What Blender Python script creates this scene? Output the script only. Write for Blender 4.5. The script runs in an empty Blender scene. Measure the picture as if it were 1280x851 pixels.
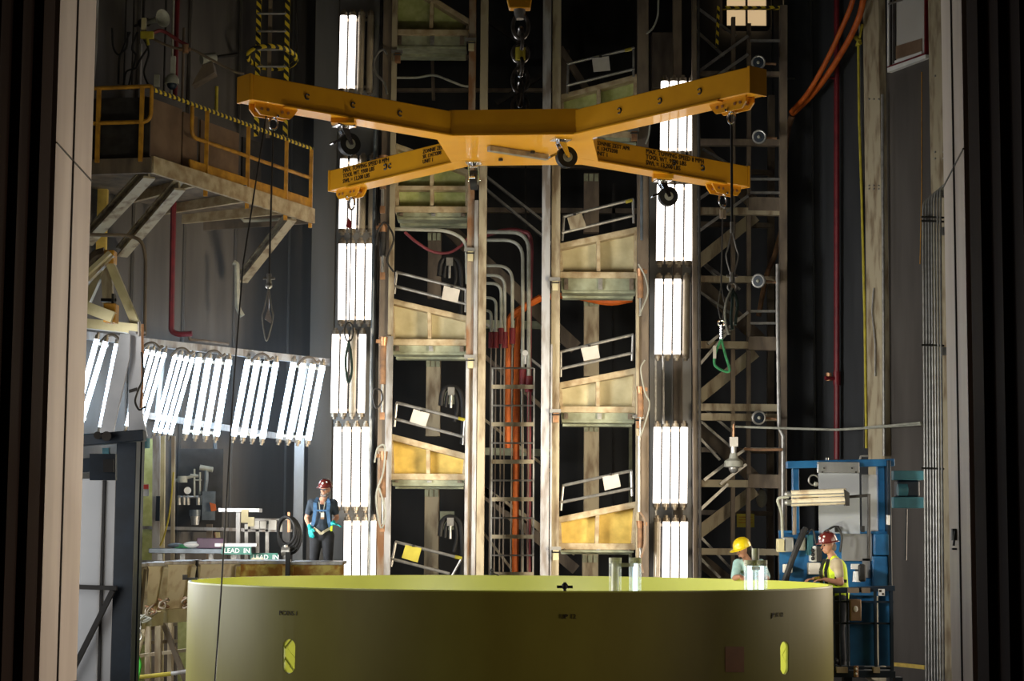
import bpy, bmesh, math, random
from mathutils import Vector, Matrix
random.seed(7)
PI = math.pi
V = Vector
SC = bpy.context.scene
COL = SC.collection

# ------------------------------------------------------------------ camera
F = 2400.0
CAM = V((0.0, 0.0, 2.0))
K = 1.46            # layout units to metres: the ring is 8.4 m across
TH = math.atan((670 - 425.5) / F)
RO = math.radians(0.40)
_r = V((1, 0, 0)); _u = V((0, -math.sin(TH), math.cos(TH))); _f = V((0, math.cos(TH), math.sin(TH)))
cx_ = _r * math.cos(RO) + _u * math.sin(RO)
cy_ = -_r * math.sin(RO) + _u * math.cos(RO)
cam = bpy.data.objects.new('camera', bpy.data.cameras.new('camera'))
COL.objects.link(cam)
cam.matrix_world = Matrix(((cx_.x, cy_.x, -_f.x, CAM.x), (cx_.y, cy_.y, -_f.y, CAM.y), (cx_.z, cy_.z, -_f.z, CAM.z), (0, 0, 0, 1)))
cam.location = CAM * K
cam.data.sensor_width = 36.0
cam.data.lens = F * 36.0 / 1280.0
cam.data.clip_end = 200
SC.camera = cam

# ------------------------------------------------------------------ world, light, exposure
w = bpy.data.worlds.new('world'); SC.world = w; w.use_nodes = True
w.node_tree.nodes['Background'].inputs[0].default_value = (1.0, 0.75, 0.5, 1)
w.node_tree.nodes['Background'].inputs[1].default_value = 0.012
SC.view_settings.view_transform = 'Standard'
SC.view_settings.look = 'None'
SC.view_settings.gamma = 1
SC.view_settings.use_curve_mapping = False
SC.view_settings.exposure = 0.2
TUBE = 2.8          # radiance of a lit lamp tube

def area(name, loc, target, sx, sy, power, col, spread=180):
    l = bpy.data.lights.new(name, 'AREA'); l.shape = 'RECTANGLE'; l.size = sx*K; l.size_y = sy*K
    l.energy = power*K*K; l.color = col; l.spread = math.radians(spread)
    o = bpy.data.objects.new(name, l); COL.objects.link(o); o.location = V(loc)*K
    o.rotation_euler = (V(target) - V(loc)).to_track_quat('-Z', 'Y').to_euler()
    return o
# stand-ins for unseen side-wall lamp banks; rear, front and side ones are added fill
area('left_lamp_bank_light', (-5.6, 17.2, 2.0), (0.5, 17.6, 0.6), 2.6, 2.2, 95, (0.97, 0.97, 0.95), 150)
area('left_corner_lamp_bank_light', (-5.6, 20.8, 2.4), (0.5, 19.5, 1.4), 2.0, 2.2, 130, (0.95, 0.97, 1.0), 150)
area('right_lamp_bank_light', (5.7, 17.2, 2.2), (-.5, 17.6, .8), 2.6, 2.2, 40, (1.0, 0.87, 0.66), 150)
area('right_corner_lamp_bank_light', (5.6, 20.8, 2.4), (-.5, 20, 1.2), 3.0, 2.4, 110, (1.0, 0.85, 0.66), 150)
area('rear_left_fill_light', (-5.0, 20.6, 2.8), (1.8, 28.0, 3.0), 2.0, 2.6, 112, (0.98, 0.96, 0.90), 62)  # added fill, brightens the platform bays from the left
area('rear_right_fill_light', (5.0, 20.4, 2.8), (-1.6, 28.0, 3.2), 2.0, 2.6, 122, (1.0, 0.84, 0.60), 62)  # added fill, brightens the platform bays from the right
area('front_left_fill_light', (-4.4, 12.2, 2.2), (-2.6, 15.5, 1.9), 1.6, 2.2, 16, (1.0, 0.96, 0.9), 110)  # added fill for the near left lift and its plates
area('side_fill_light', (-3.7, 12.5, 4.3), (3.4, 19.0, 1.9), .8, 1.0, 19, (1.0, 0.95, 0.86), 32)  # added narrow fill aimed at the blue lift
area('front_right_fill_light', (5.2, 12.9, 1.6), (-3.0, 11.4, 1.6), 2.0, 2.4, 55, (1.0, 0.84, 0.68), 70)  # added fill aimed across at the left jamb
# point lights added inside the ring on top of its hanging work lamps
for _x, _y in ((-1.2, 16.4), (1.3, 16.6)):
    l = bpy.data.lights.new('ring_fill_light', 'POINT'); l.energy = 150*K*K; l.color = (1.0, 0.95, 0.80); l.shadow_soft_size = 0.15
    o = bpy.data.objects.new('ring_fill_light', l); COL.objects.link(o); o.location = V((_x, _y, 1.15))*K

def P(px, py, Y):
    a = (px - 640.0) / F; b = (425.5 - py) / F
    rc = a * math.cos(RO) - b * math.sin(RO); uc = a * math.sin(RO) + b * math.cos(RO)
    d = _f + _r * rc + _u * uc
    return CAM + d * (Y / d.y)
def S(px, Y):           # pixels to metres at depth Y
    return px * Y / F

# ------------------------------------------------------------------ materials
MATS = {}
def mat(name, c1, c2=None, scale=3.0, rough=0.6, metal=0.0, bump=0.0, spec=0.4, stretch=(1, 1, 1), lo=0.35, hi=0.65, coat=0.0, detail=6):
    m = bpy.data.materials.new(name); m.use_nodes = True; nt = m.node_tree
    b = nt.nodes['Principled BSDF']
    b.inputs['Roughness'].default_value = rough; b.inputs['Metallic'].default_value = metal
    b.inputs['Specular IOR Level'].default_value = spec
    b.inputs['Coat Weight'].default_value = coat
    if c2 is None: c2 = tuple(x * 0.72 for x in c1)
    tc = nt.nodes.new('ShaderNodeTexCoord'); mp = nt.nodes.new('ShaderNodeMapping')
    mp.inputs['Scale'].default_value = stretch
    nt.links.new(tc.outputs['Object'], mp.inputs['Vector'])
    nz = nt.nodes.new('ShaderNodeTexNoise'); nz.inputs['Scale'].default_value = scale; nz.inputs['Detail'].default_value = detail
    nt.links.new(mp.outputs['Vector'], nz.inputs['Vector'])
    cr = nt.nodes.new('ShaderNodeValToRGB')
    cr.color_ramp.elements[0].position = lo; cr.color_ramp.elements[0].color = (*c2, 1)
    cr.color_ramp.elements[1].position = hi; cr.color_ramp.elements[1].color = (*c1, 1)
    nt.links.new(nz.outputs['Fac'], cr.inputs['Fac']); nt.links.new(cr.outputs['Color'], b.inputs['Base Color'])
    if bump:
        bp = nt.nodes.new('ShaderNodeBump'); bp.inputs['Strength'].default_value = bump; bp.inputs['Distance'].default_value = 0.02
        nt.links.new(nz.outputs['Fac'], bp.inputs['Height']); nt.links.new(bp.outputs['Normal'], b.inputs['Normal'])
    MATS[name] = m
    return m
def emis(name, col, strength):
    m = bpy.data.materials.new(name); m.use_nodes = True; b = m.node_tree.nodes['Principled BSDF']
    b.inputs['Base Color'].default_value = (*[x * .6 for x in col], 1)
    b.inputs['Emission Color'].default_value = (*col, 1); b.inputs['Emission Strength'].default_value = strength
    MATS[name] = m; return m
def stripes(name, a, b_, period, axis=0, rough=.5):
    m = bpy.data.materials.new(name); m.use_nodes = True; nt = m.node_tree; b = nt.nodes['Principled BSDF']
    b.inputs['Roughness'].default_value = rough
    tc = nt.nodes.new('ShaderNodeTexCoord'); wv = nt.nodes.new('ShaderNodeTexWave'); wv.bands_direction = 'DIAGONAL'
    wv.inputs['Scale'].default_value = 1.0 / period * 0.32; wv.inputs['Distortion'].default_value = 0
    nt.links.new(tc.outputs['Object'], wv.inputs['Vector'])
    cr = nt.nodes.new('ShaderNodeValToRGB'); cr.color_ramp.interpolation = 'CONSTANT'
    cr.color_ramp.elements[0].color = (*a, 1); cr.color_ramp.elements[1].position = .5; cr.color_ramp.elements[1].color = (*b_, 1)
    nt.links.new(wv.outputs['Fac'], cr.inputs['Fac']); nt.links.new(cr.outputs['Color'], b.inputs['Base Color'])
    MATS[name] = m; return m

TAN = mat('tan_steel', (.41, .35, .24), (.19, .135, .08), 3.2, .55, bump=.2, stretch=(1.6, 1.6, .4), lo=.34, hi=.52)  # tan paint with bounced yellow light mixed into its colour
TAN2 = mat('brown_steel', (.22, .17, .12), (.11, .085, .065), 4, .6, bump=.15, stretch=(1, 1, .3))
PALE = mat('pale_steel', (.50, .50, .51), (.27, .23, .20), 4, .45, .3, bump=.15, stretch=(1.5, 1.5, .3), lo=.36, hi=.56)
PLATE = mat('pale_lit_plate', (.62, .65, .70), (.52, .55, .60), 4, .45)  # pale matt finish in place of bare metal, so it reads as lit
ALU = mat('aluminium', (.62, .63, .65), (.48, .49, .50), 5, .35, .8, stretch=(1, 1, .2))
CHROME = mat('bright_metal', (.75, .75, .78), (.6, .6, .62), 8, .2, 1.0)
RUST = mat('rusty_steel', (.34, .18, .09), (.17, .10, .06), 6, .7, bump=.3)
RUSTCOL = mat('rust_stained_steel', (.33, .27, .20), (.24, .115, .05), 2.5, .6, bump=.2, stretch=(1, 1, .4), lo=.42, hi=.55)
CREAM = mat('cream_panel', (.60, .54, .34), (.46, .40, .23), 3, .5, bump=.1)
MINT = mat('pale_green_panel', (.50, .54, .24), (.36, .40, .14), 7, .5, bump=.1)
YELP = mat('yellow_stain_and_bounce', (.80, .58, .14), (.58, .40, .09), 4, .5, bump=.1)  # yellow staining plus the ring's bounced light put into the colour
FLANGE = mat('sage_steel', (.34, .36, .25), (.22, .23, .15), 5, .5, bump=.1)
ORANGE = mat('spreader_yellow', (.80, .37, .012), (.66, .28, .008), 1.5, .38, bump=.03, spec=.5, coat=.15, lo=.2, hi=.6)
RAILY = mat('handrail_yellow', (.60, .30, .03), (.38, .18, .02), 6, .5)
HAZARD = stripes('hazard_stripes', (.75, .55, .03), (.02, .02, .02), .1)
BLACK = mat('black_rubber', (.018, .018, .02), (.01, .01, .01), 6, .6)
CHAINM = mat('worn_chain_steel', (.30, .28, .26), (.14, .13, .12), 12, .3, .9)
DARK = mat('dark_steel', (.045, .042, .04), (.025, .022, .02), 5, .5, .2)
SILV = mat('dull_galvanised', (.45, .44, .42), (.30, .29, .27), 8, .4, .7)
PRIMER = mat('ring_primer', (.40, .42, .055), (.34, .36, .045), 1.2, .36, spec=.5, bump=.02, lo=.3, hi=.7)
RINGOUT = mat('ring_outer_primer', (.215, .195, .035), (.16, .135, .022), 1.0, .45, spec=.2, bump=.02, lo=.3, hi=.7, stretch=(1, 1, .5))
PATCH = mat('brown_patch', (.20, .07, .015), (.16, .055, .012), 5, .5)
BLUE = mat('lift_blue', (.016, .12, .29), (.010, .075, .19), 4, .4, spec=.5)
TEAL = mat('lift_teal', (.06, .22, .28), (.04, .15, .20), 4, .5)
NAVY = mat('dark_navy_steel', (.010, .022, .040), (.005, .012, .022), 4, .5)
ORHOSE = mat('orange_hose', (.60, .13, .015), (.42, .08, .01), 5, .5)
REDP = mat('red_pipe', (.17, .012, .018), (.11, .008, .012), 5, .5)
REDF = mat('red_fitting', (.20, .014, .02), (.13, .01, .014), 5, .5)
REDH = mat('red_hose', (.26, .05, .06), (.2, .04, .045), 5, .5)
YCAB = mat('yellow_cable', (.50, .42, .04), (.35, .28, .03), 5, .5)
PAPER = mat('paper_placard', (.62, .58, .52), (.52, .48, .42), 3, .8)
YPAPER = mat('yellow_sheet', (.62, .55, .08), (.5, .42, .06), 3, .8)
WHITE = mat('white_plastic', (.75, .75, .74), (.65, .65, .64), 3, .5)
GREENSIGN = mat('green_sign', (.03, .17, .13), (.02, .12, .09), 3, .4)
GREENROPE = mat('green_sling', (.05, .30, .12), (.03, .16, .07), 14, .8)
LIME = mat('lime_rope', (.10, .75, .10), (.06, .55, .07), 14, .6)
SLING = mat('dark_sling', (.05, .09, .08), (.03, .05, .045), 14, .8)
TUBEOFF = mat('unlit_tube', (.46, .39, .29), (.38, .32, .24), 6, .18, spec=.7)
FIX = mat('lamp_fixture_metal', (.40, .35, .28), (.22, .17, .12), 12, .4, .5)
LAMP = emis('lit_tube', (1.0, .93, .86), TUBE)
LAMPC = emis('lit_cool_tube', (.66, .83, 1.0), 7.0)
LAMPS_ = emis('small_cool_lamp', (.62, .86, 1.0), 2.4)
SKY = emis('lit_warm_panel', (.80, .56, .30), .62)
HORNG = mat('grey_fitting', (.42, .42, .36), (.30, .30, .25), 6, .5)
BRASS = mat('copper_fitting', (.50, .27, .14), (.33, .17, .09), 10, .4, .6)
INK = mat('black_ink', (.02, .012, .005), (.02, .012, .005), 6, .6)
WINK = mat('white_ink', (.85, .85, .82), (.85, .85, .82), 6, .6)
REDINK = mat('red_ink', (.6, .06, .04), (.5, .05, .03), 6, .6)
TABLETOP = mat('blue_grey_steel', (.16, .19, .22), (.10, .12, .14), 5, .4, .3)

def wallmat(name, c1, c2, rough=.5, spec=.35):
    m = bpy.data.materials.new(name); m.use_nodes = True; nt = m.node_tree; b = nt.nodes['Principled BSDF']
    b.inputs['Roughness'].default_value = rough; b.inputs['Specular IOR Level'].default_value = spec
    tc = nt.nodes.new('ShaderNodeTexCoord'); mp = nt.nodes.new('ShaderNodeMapping'); mp.inputs['Scale'].default_value = (1, 1, .18)
    nt.links.new(tc.outputs['Object'], mp.inputs['Vector'])
    n1 = nt.nodes.new('ShaderNodeTexNoise'); n1.inputs['Scale'].default_value = 2.2; n1.inputs['Detail'].default_value = 8
    nt.links.new(mp.outputs['Vector'], n1.inputs['Vector'])
    cr = nt.nodes.new('ShaderNodeValToRGB'); cr.color_ramp.elements[0].position = .3; cr.color_ramp.elements[1].position = .7
    cr.color_ramp.elements[0].color = (*c2, 1); cr.color_ramp.elements[1].color = (*c1, 1)
    nt.links.new(n1.outputs['Fac'], cr.inputs['Fac']); nt.links.new(cr.outputs['Color'], b.inputs['Base Color'])
    bp = nt.nodes.new('ShaderNodeBump'); bp.inputs['Strength'].default_value = .25; bp.inputs['Distance'].default_value = .03
    nt.links.new(n1.outputs['Fac'], bp.inputs['Height']); nt.links.new(bp.outputs['Normal'], b.inputs['Normal'])
    MATS[name] = m; return m
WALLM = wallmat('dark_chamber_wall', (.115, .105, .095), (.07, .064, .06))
WALLK = wallmat('shade_darkened_rear_wall', (.034, .034, .036), (.018, .018, .019))  # colour lowered for the shade of depth and clutter at the rear
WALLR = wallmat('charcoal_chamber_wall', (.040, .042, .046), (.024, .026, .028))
WALLG = wallmat('grey_wall_panel', (.24, .235, .23), (.18, .175, .17))
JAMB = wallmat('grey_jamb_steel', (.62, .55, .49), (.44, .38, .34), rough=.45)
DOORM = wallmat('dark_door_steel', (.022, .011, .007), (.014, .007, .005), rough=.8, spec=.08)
FLOORM = mat('concrete_floor', (.16, .15, .13), (.10, .09, .08), 1.5, .6)

def glassmat(name, col=(.8, .85, .9), alpha=.25, rough=.1):
    m = bpy.data.materials.new(name); m.use_nodes = True; nt = m.node_tree
    for n in list(nt.nodes): nt.nodes.remove(n)
    out = nt.nodes.new('ShaderNodeOutputMaterial'); mx = nt.nodes.new('ShaderNodeMixShader')
    tr = nt.nodes.new('ShaderNodeBsdfTransparent'); pr = nt.nodes.new('ShaderNodeBsdfPrincipled')
    pr.inputs['Base Color'].default_value = (*col, 1); pr.inputs['Roughness'].default_value = rough
    mx.inputs[0].default_value = alpha
    nt.links.new(tr.outputs[0], mx.inputs[1]); nt.links.new(pr.outputs[0], mx.inputs[2]); nt.links.new(mx.outputs[0], out.inputs[0])
    return m
GLASS = glassmat('clear_pane')
PLEXI = glassmat('hazy_pane', (.55, .58, .62), .45, .25)

# ------------------------------------------------------------------ mesh helpers
def basis(d, up=V((0, 0, 1))):
    d = d.normalized()
    if abs(d.dot(up)) > .99: up = V((0, 1, 0))
    s = d.cross(up).normalized(); u = s.cross(d).normalized()
    return s, u
class MB:
    def __init__(s): s.v = []; s.f = []; s.sm = []
    def add(s, vs, fs, smooth=False):
        o = len(s.v); s.v += [V(x) for x in vs]; s.f += [tuple(i + o for i in f) for f in fs]; s.sm += [smooth] * len(fs); return s
    def box(s, c, d, R=None):
        c = V(c); h = V(d) / 2
        vs = [V((x, y, z)) for x in (-h.x, h.x) for y in (-h.y, h.y) for z in (-h.z, h.z)]
        if R is not None: vs = [R @ x for x in vs]
        return s.add([x + c for x in vs], [(0, 1, 3, 2), (4, 6, 7, 5), (0, 4, 5, 1), (2, 3, 7, 6), (0, 2, 6, 4), (1, 5, 7, 3)])
    def bb(s, x0, x1, y0, y1, z0, z1): return s.box(((x0+x1)/2, (y0+y1)/2, (z0+z1)/2), (abs(x1-x0), abs(y1-y0), abs(z1-z0)))
    def beam(s, p, q, w, h, up=V((0, 0, 1))):
        p = V(p); q = V(q); sd, u = basis(q - p, up)
        vs = [a + sd * (i * w / 2) + u * (j * h / 2) for a in (p, q) for i, j in ((-1, -1), (1, -1), (1, 1), (-1, 1))]
        return s.add(vs, [(0, 1, 2, 3), (7, 6, 5, 4), (0, 4, 5, 1), (1, 5, 6, 2), (2, 6, 7, 3), (3, 7, 4, 0)])
    def ibeam(s, p, q, w, h, t=.02, up=V((0, 0, 1))):
        p = V(p); q = V(q); sd, u = basis(q - p, up)
        s.beam(p, q, t, h - 2 * t, up)
        for k in (-1, 1): s.beam(p + u * k * (h / 2 - t / 2), q + u * k * (h / 2 - t / 2), w, t, up)
        return s
    def cyl(s, p, q, r, r2=None, n=12, caps=True):
        p = V(p); q = V(q); r2 = r if r2 is None else r2; sd, u = basis(q - p)
        vs = []
        for a, rr in ((p, r), (q, r2)):
            for i in range(n):
                t = 2 * PI * i / n; vs.append(a + sd * (math.cos(t) * rr) + u * (math.sin(t) * rr))
        s.add(vs, [(i, (i + 1) % n, n + (i + 1) % n, n + i) for i in range(n)], True)
        if caps: s.add(vs, [tuple(range(n))[::-1], tuple(range(n, 2 * n))])
        return s
    def tube(s, pts, r, n=8, caps=True):
        pts = [V(p) for p in pts]; m = len(pts); rr = r if isinstance(r, (list, tuple)) else [r] * m
        tg = [(pts[min(i+1, m-1)] - pts[max(i-1, 0)]).normalized() for i in range(m)]
        sd, u = basis(tg[0]); vs = []
        for i in range(m):
            u = (u - tg[i] * u.dot(tg[i])).normalized(); sd = tg[i].cross(u)
            for k in range(n):
                t = 2 * PI * k / n; vs.append(pts[i] + sd * math.cos(t) * rr[i] + u * math.sin(t) * rr[i])
        fs = [(i*n+k, i*n+(k+1) % n, (i+1)*n+(k+1) % n, (i+1)*n+k) for i in range(m-1) for k in range(n)]
        s.add(vs, fs, True)
        if caps: s.add(vs, [tuple(range(n))[::-1], tuple(range((m-1)*n, m*n))])
        return s
    def sphere(s, c, r, n=12, k=8):
        c = V(c); r = V((r, r, r)) if not isinstance(r, (tuple, Vector)) else V(r); vs = []; fs = []
        for j in range(1, k):
            a = PI * j / k
            for i in range(n):
                t = 2 * PI * i / n; vs.append(c + V((r.x*math.sin(a)*math.cos(t), r.y*math.sin(a)*math.sin(t), r.z*math.cos(a))))
        top = len(vs); vs += [c + V((0, 0, r.z)), c - V((0, 0, r.z))]
        for j in range(k-2):
            for i in range(n): fs.append((j*n+i, (j+1)*n+i, (j+1)*n+(i+1) % n, j*n+(i+1) % n))
        for i in range(n):
            fs.append((top, i, (i+1) % n)); fs.append((top+1, (k-2)*n+(i+1) % n, (k-2)*n+i))
        return s.add(vs, fs, True)
    def torus(s, c, R, r, ax, n=20, k=8, sx=1.0, a0=0, a1=2*PI, up=V((0, 0, 1))):
        c = V(c); sd, u = basis(V(ax), up); full = a1 - a0 > 6.28
        m = n if full else n + 1
        pts = [c + sd * (math.cos(a0+(a1-a0)*i/n)*R) + u * (math.sin(a0+(a1-a0)*i/n)*R*sx) for i in range(m)]
        if full: pts += [pts[0], pts[1]]
        return s.tube(pts, r, k, caps=not full)
    def prism(s, pts, vec):
        pts = [V(p) for p in pts]; n = len(pts); vec = V(vec)
        nrm = (pts[1]-pts[0]).cross(pts[2]-pts[1])
        if nrm.dot(vec) > 0: pts = pts[::-1]
        return s.add(pts + [p + vec for p in pts], [tuple(range(n)), tuple(range(n, 2*n))[::-1]] + [(i, n+i, n+(i+1) % n, (i+1) % n) for i in range(n)])
    def lathe(s, prof, c, n=32, R=None, a0=0, a1=2*PI):
        c = V(c); m = len(prof); vs = []; full = a1 - a0 > 6.28; cols = n if full else n + 1
        for i in range(cols):
            t = a0 + (a1-a0) * i / n
            for r, z in prof:
                p = V((r*math.cos(t), r*math.sin(t), z))
                vs.append((R @ p if R is not None else p) + c)
        fs = [(i*m+j, ((i+1) % cols)*m+j, ((i+1) % cols)*m+j+1, i*m+j+1) for i in range(n) for j in range(m-1)]
        return s.add(vs, fs, True)
    def mesh(s, name, off, k=1.0):
        me = bpy.data.meshes.new(name); me.from_pydata([(v - off)*k for v in s.v], [], s.f)
        me.polygons.foreach_set('use_smooth', s.sm); me.update()
        bm = bmesh.new(); bm.from_mesh(me); bmesh.ops.recalc_face_normals(bm, faces=bm.faces); bm.to_mesh(me); bm.free()
        try:
            me.set_sharp_from_angle(angle=math.radians(40))
        except Exception: pass
        return me
def fillet(pts, rad, n=6):
    pts = [V(p) for p in pts]; out = [pts[0]]
    for i in range(1, len(pts)-1):
        a, b, c = pts[i-1], pts[i], pts[i+1]
        d1 = (a-b); d2 = (c-b); r = min(rad, d1.length*.49, d2.length*.49)
        p = b + d1.normalized()*r; q = b + d2.normalized()*r
        for k in range(n+1):
            t = k/n; out.append(p*(1-t)**2 + b*2*t*(1-t) + q*t*t)
    out.append(pts[-1]); return out
def smooth(pts, n=6):
    pts = [V(p) for p in pts]; e = [pts[0]*2-pts[1]] + pts + [pts[-1]*2-pts[-2]]; out = []
    for i in range(1, len(e)-2):
        for k in range(n):
            t = k/n; a, b, c, d = e[i-1:i+3]
            out.append(.5*((2*b) + (c-a)*t + (2*a-5*b+4*c-d)*t*t + (3*b-a-3*c+d)*t**3))
    out.append(pts[-1]); return out

THINGS = []
class T:
    """one thing: an Empty at its base that parents its parts"""
    def __init__(s, name, label, cat, group=None):
        s.name, s.label, s.cat, s.group, s.parts = name, label, cat, group, []; THINGS.append(s)
    def part(s, name, mb, m, parent=None, label=None, bevel=0):
        r = dict(name=name, mb=mb, m=m, parent=parent, label=label, bevel=bevel, ob=None); s.parts.append(r); return r
    def build(s):
        vs = [v for r in s.parts for v in r['mb'].v]
        base = V(((min(v.x for v in vs)+max(v.x for v in vs))/2, (min(v.y for v in vs)+max(v.y for v in vs))/2, min(v.z for v in vs)))
        if len(s.parts) == 1:
            r = s.parts[0]; o = mk(s.name, r, base); o.location = base*K
            root = o
        else:
            root = bpy.data.objects.new(s.name, None); COL.objects.link(root); root.location = base*K; root.empty_display_size = .2
            for r in s.parts:
                o = mk(r['name'], r, base); o.parent = r['parent']['ob'] if r['parent'] else root
                if r['label']: o['label'] = r['label']
        root['label'] = s.label; root['category'] = s.cat
        if s.group: root['group'] = s.group
        s.root = root
def mk(name, r, base):
    me = r['mb'].mesh(name, base, K)
    me.materials.append(r['m'])
    o = bpy.data.objects.new(name, me); COL.objects.link(o); r['ob'] = o
    if r['bevel']:
        b = o.modifiers.new('bevel', 'BEVEL'); b.width = r['bevel']*K; b.segments = 2; b.limit_method = 'ANGLE'
    return o
class RawMesh:
    """wraps a finished bpy mesh in world coordinates"""
    def __init__(s, me): s.me = me; s.v = [v.co.copy() for v in me.vertices]
    def mesh(s, name, off, k=1.0):
        s.me.transform(Matrix.Scale(k, 4) @ Matrix.Translation(-off)); s.me.name = name; return s.me
def one(name, mb, m, label, cat, group=None, bevel=0):
    t = T(name, label, cat, group); t.part(name, mb, m, bevel=bevel); return t
def struct(name, mb, m, parent=None, bevel=0):
    me = mb.mesh(name, V((0, 0, 0)), K); me.materials.append(m)
    o = bpy.data.objects.new(name, me); COL.objects.link(o)
    if parent: o.parent = parent
    else: o['kind'] = 'structure'
    if bevel:
        b = o.modifiers.new('bevel', 'BEVEL'); b.width = bevel*K; b.segments = 2; b.limit_method = 'ANGLE'
    return o
def pbar(x1, y1, x2, y2, wpx, Y, d=.08, Y2=None, mb=None):
    """bar seen from pixel to pixel at its depth; wpx across the view, d in depth"""
    Y2 = Y if Y2 is None else Y2; p = P(x1, y1, Y); q = P(x2, y2, Y2)
    mb = mb or MB(); dd = q - p; side = V((0, 1, 0))
    return mb.beam(p, q, S(wpx, (Y+Y2)/2), d, up=side) if abs(dd.normalized().y) < .9 else mb.beam(p, q, S(wpx, Y), d)
def ptube(pts, r, Y, n=8, fil=.0):
    q = [P(p[0], p[1], p[2] if len(p) > 2 else Y) for p in pts]
    if fil: q = fillet(q, fil)
    return MB().tube(q, r, n)
def text_mesh(txt, size, origin, xdir, up, thick=.002, space=1.0, align='LEFT'):
    cu = bpy.data.curves.new('t', 'FONT'); cu.body = txt; cu.size = size; cu.extrude = thick; cu.space_line = .9; cu.align_x = align
    cu.resolution_u = 2
    o = bpy.data.objects.new('t', cu); COL.objects.link(o)
    bpy.context.view_layer.update()
    me = bpy.data.meshes.new_from_object(o.evaluated_get(bpy.context.evaluated_depsgraph_get()))
    bpy.data.objects.remove(o)
    x = V(xdir).normalized(); y = V(up).normalized(); z = x.cross(y)
    M = Matrix(((x.x*space, y.x, z.x, origin[0]), (x.y*space, y.y, z.y, origin[1]), (x.z*space, y.z, z.z, origin[2]), (0, 0, 0, 1)))
    me.transform(M); me.materials.clear(); return RawMesh(me)
def vbox(px0, px1, Y, z0, z1, d, pyref=400, mb=None):
    a = P(px0, pyref, Y).x; b = P(px1, pyref, Y).x
    return (mb or MB()).bb(a, b, Y, Y+d, z0, z1)
def zof(px, py, Y): return P(px, py, Y).z

# ------------------------------------------------------------------ room shell
def wall_seg(name, a, b, z0, z1, t, m):
    a = V((a[0], a[1], 0)); b = V((b[0], b[1], 0)); n = (b-a).normalized().cross(V((0, 0, 1)))
    mb = MB(); q = [a, b, b + n*t, a + n*t]
    mb.prism([V((p.x, p.y, z0)) for p in q], (0, 0, z1-z0)); return struct(name, mb, m)
struct('floor', MB().bb(-9, 9, 4, 36, -.15, 0), FLOORM)
struct('ceiling', MB().bb(-9, 9, 9, 36, 16, 16.2), DARK)
WLX = lambda Y: -3.23 - .42 * (31 - Y)
WRX = lambda Y: 4.31 + .41 * (30 - Y)
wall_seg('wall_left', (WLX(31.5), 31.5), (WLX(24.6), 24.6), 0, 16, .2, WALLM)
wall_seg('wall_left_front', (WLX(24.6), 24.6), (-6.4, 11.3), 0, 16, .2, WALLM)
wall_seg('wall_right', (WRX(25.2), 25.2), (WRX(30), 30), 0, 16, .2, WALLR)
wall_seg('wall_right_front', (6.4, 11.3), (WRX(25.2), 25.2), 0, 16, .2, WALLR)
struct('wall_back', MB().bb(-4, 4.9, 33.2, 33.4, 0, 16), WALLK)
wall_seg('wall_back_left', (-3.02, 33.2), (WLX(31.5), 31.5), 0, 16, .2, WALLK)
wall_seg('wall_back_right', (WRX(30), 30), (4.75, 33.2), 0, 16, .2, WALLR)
# vertical battens dividing the side walls into sheets
mb = MB()
for Y in (30.2, 28.7, 27.4, 26.2):
    mb.beam((WLX(Y)+.02, Y, 0), (WLX(Y)+.02, Y, 16), .035, .06)
struct('trim_1', mb, WALLM)
mb = MB()
for Y in (30.3, 29.2):
    mb.beam((WRX(Y)-.02, Y, 0), (WRX(Y)-.02, Y, 16), .03, .06)
struct('trim_2', mb, WALLR)
# doorway: dark door leaves nearest the camera, lit steel jambs behind them
def front(side):
    s = -1 if side == 'left' else 1
    pj0, pj1 = (62, 108) if s < 0 else (1209, 1183)
    Xi = P(pj1, 430, 11.9).x; Xo = P(pj0, 430, 10.9).x
    d = MB().prism([(Xi, 11.9, 0), (Xo, 10.9, 0), (Xo+s*.45, 10.9, 0), (Xi+s*.45, 11.9, 0)], (0, 0, 9))
    struct('trim_3' if s < 0 else 'trim_4', d, JAMB)
    # seam and plate joints on the jamb face
    dd = MB()
    mx = Xi*.45+Xo*.55; my = 11.9*.45+10.9*.55
    dd.beam((mx-s*.004, my, 0), (mx-s*.004, my, 9), .012, .012)
    for zz in (1.1, 4.2): dd.beam((Xi-s*.003, 11.9, zz), (Xo-s*.003, 10.9, zz+.04), .008, .008)
    struct('trim_5' if s < 0 else 'trim_6', dd, DARK)
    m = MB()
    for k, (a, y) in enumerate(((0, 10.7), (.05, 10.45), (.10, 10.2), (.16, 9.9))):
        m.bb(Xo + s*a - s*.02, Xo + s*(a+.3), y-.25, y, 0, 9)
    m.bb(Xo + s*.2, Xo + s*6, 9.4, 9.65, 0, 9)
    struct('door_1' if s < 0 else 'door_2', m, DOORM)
front('left'); front('right')
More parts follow.
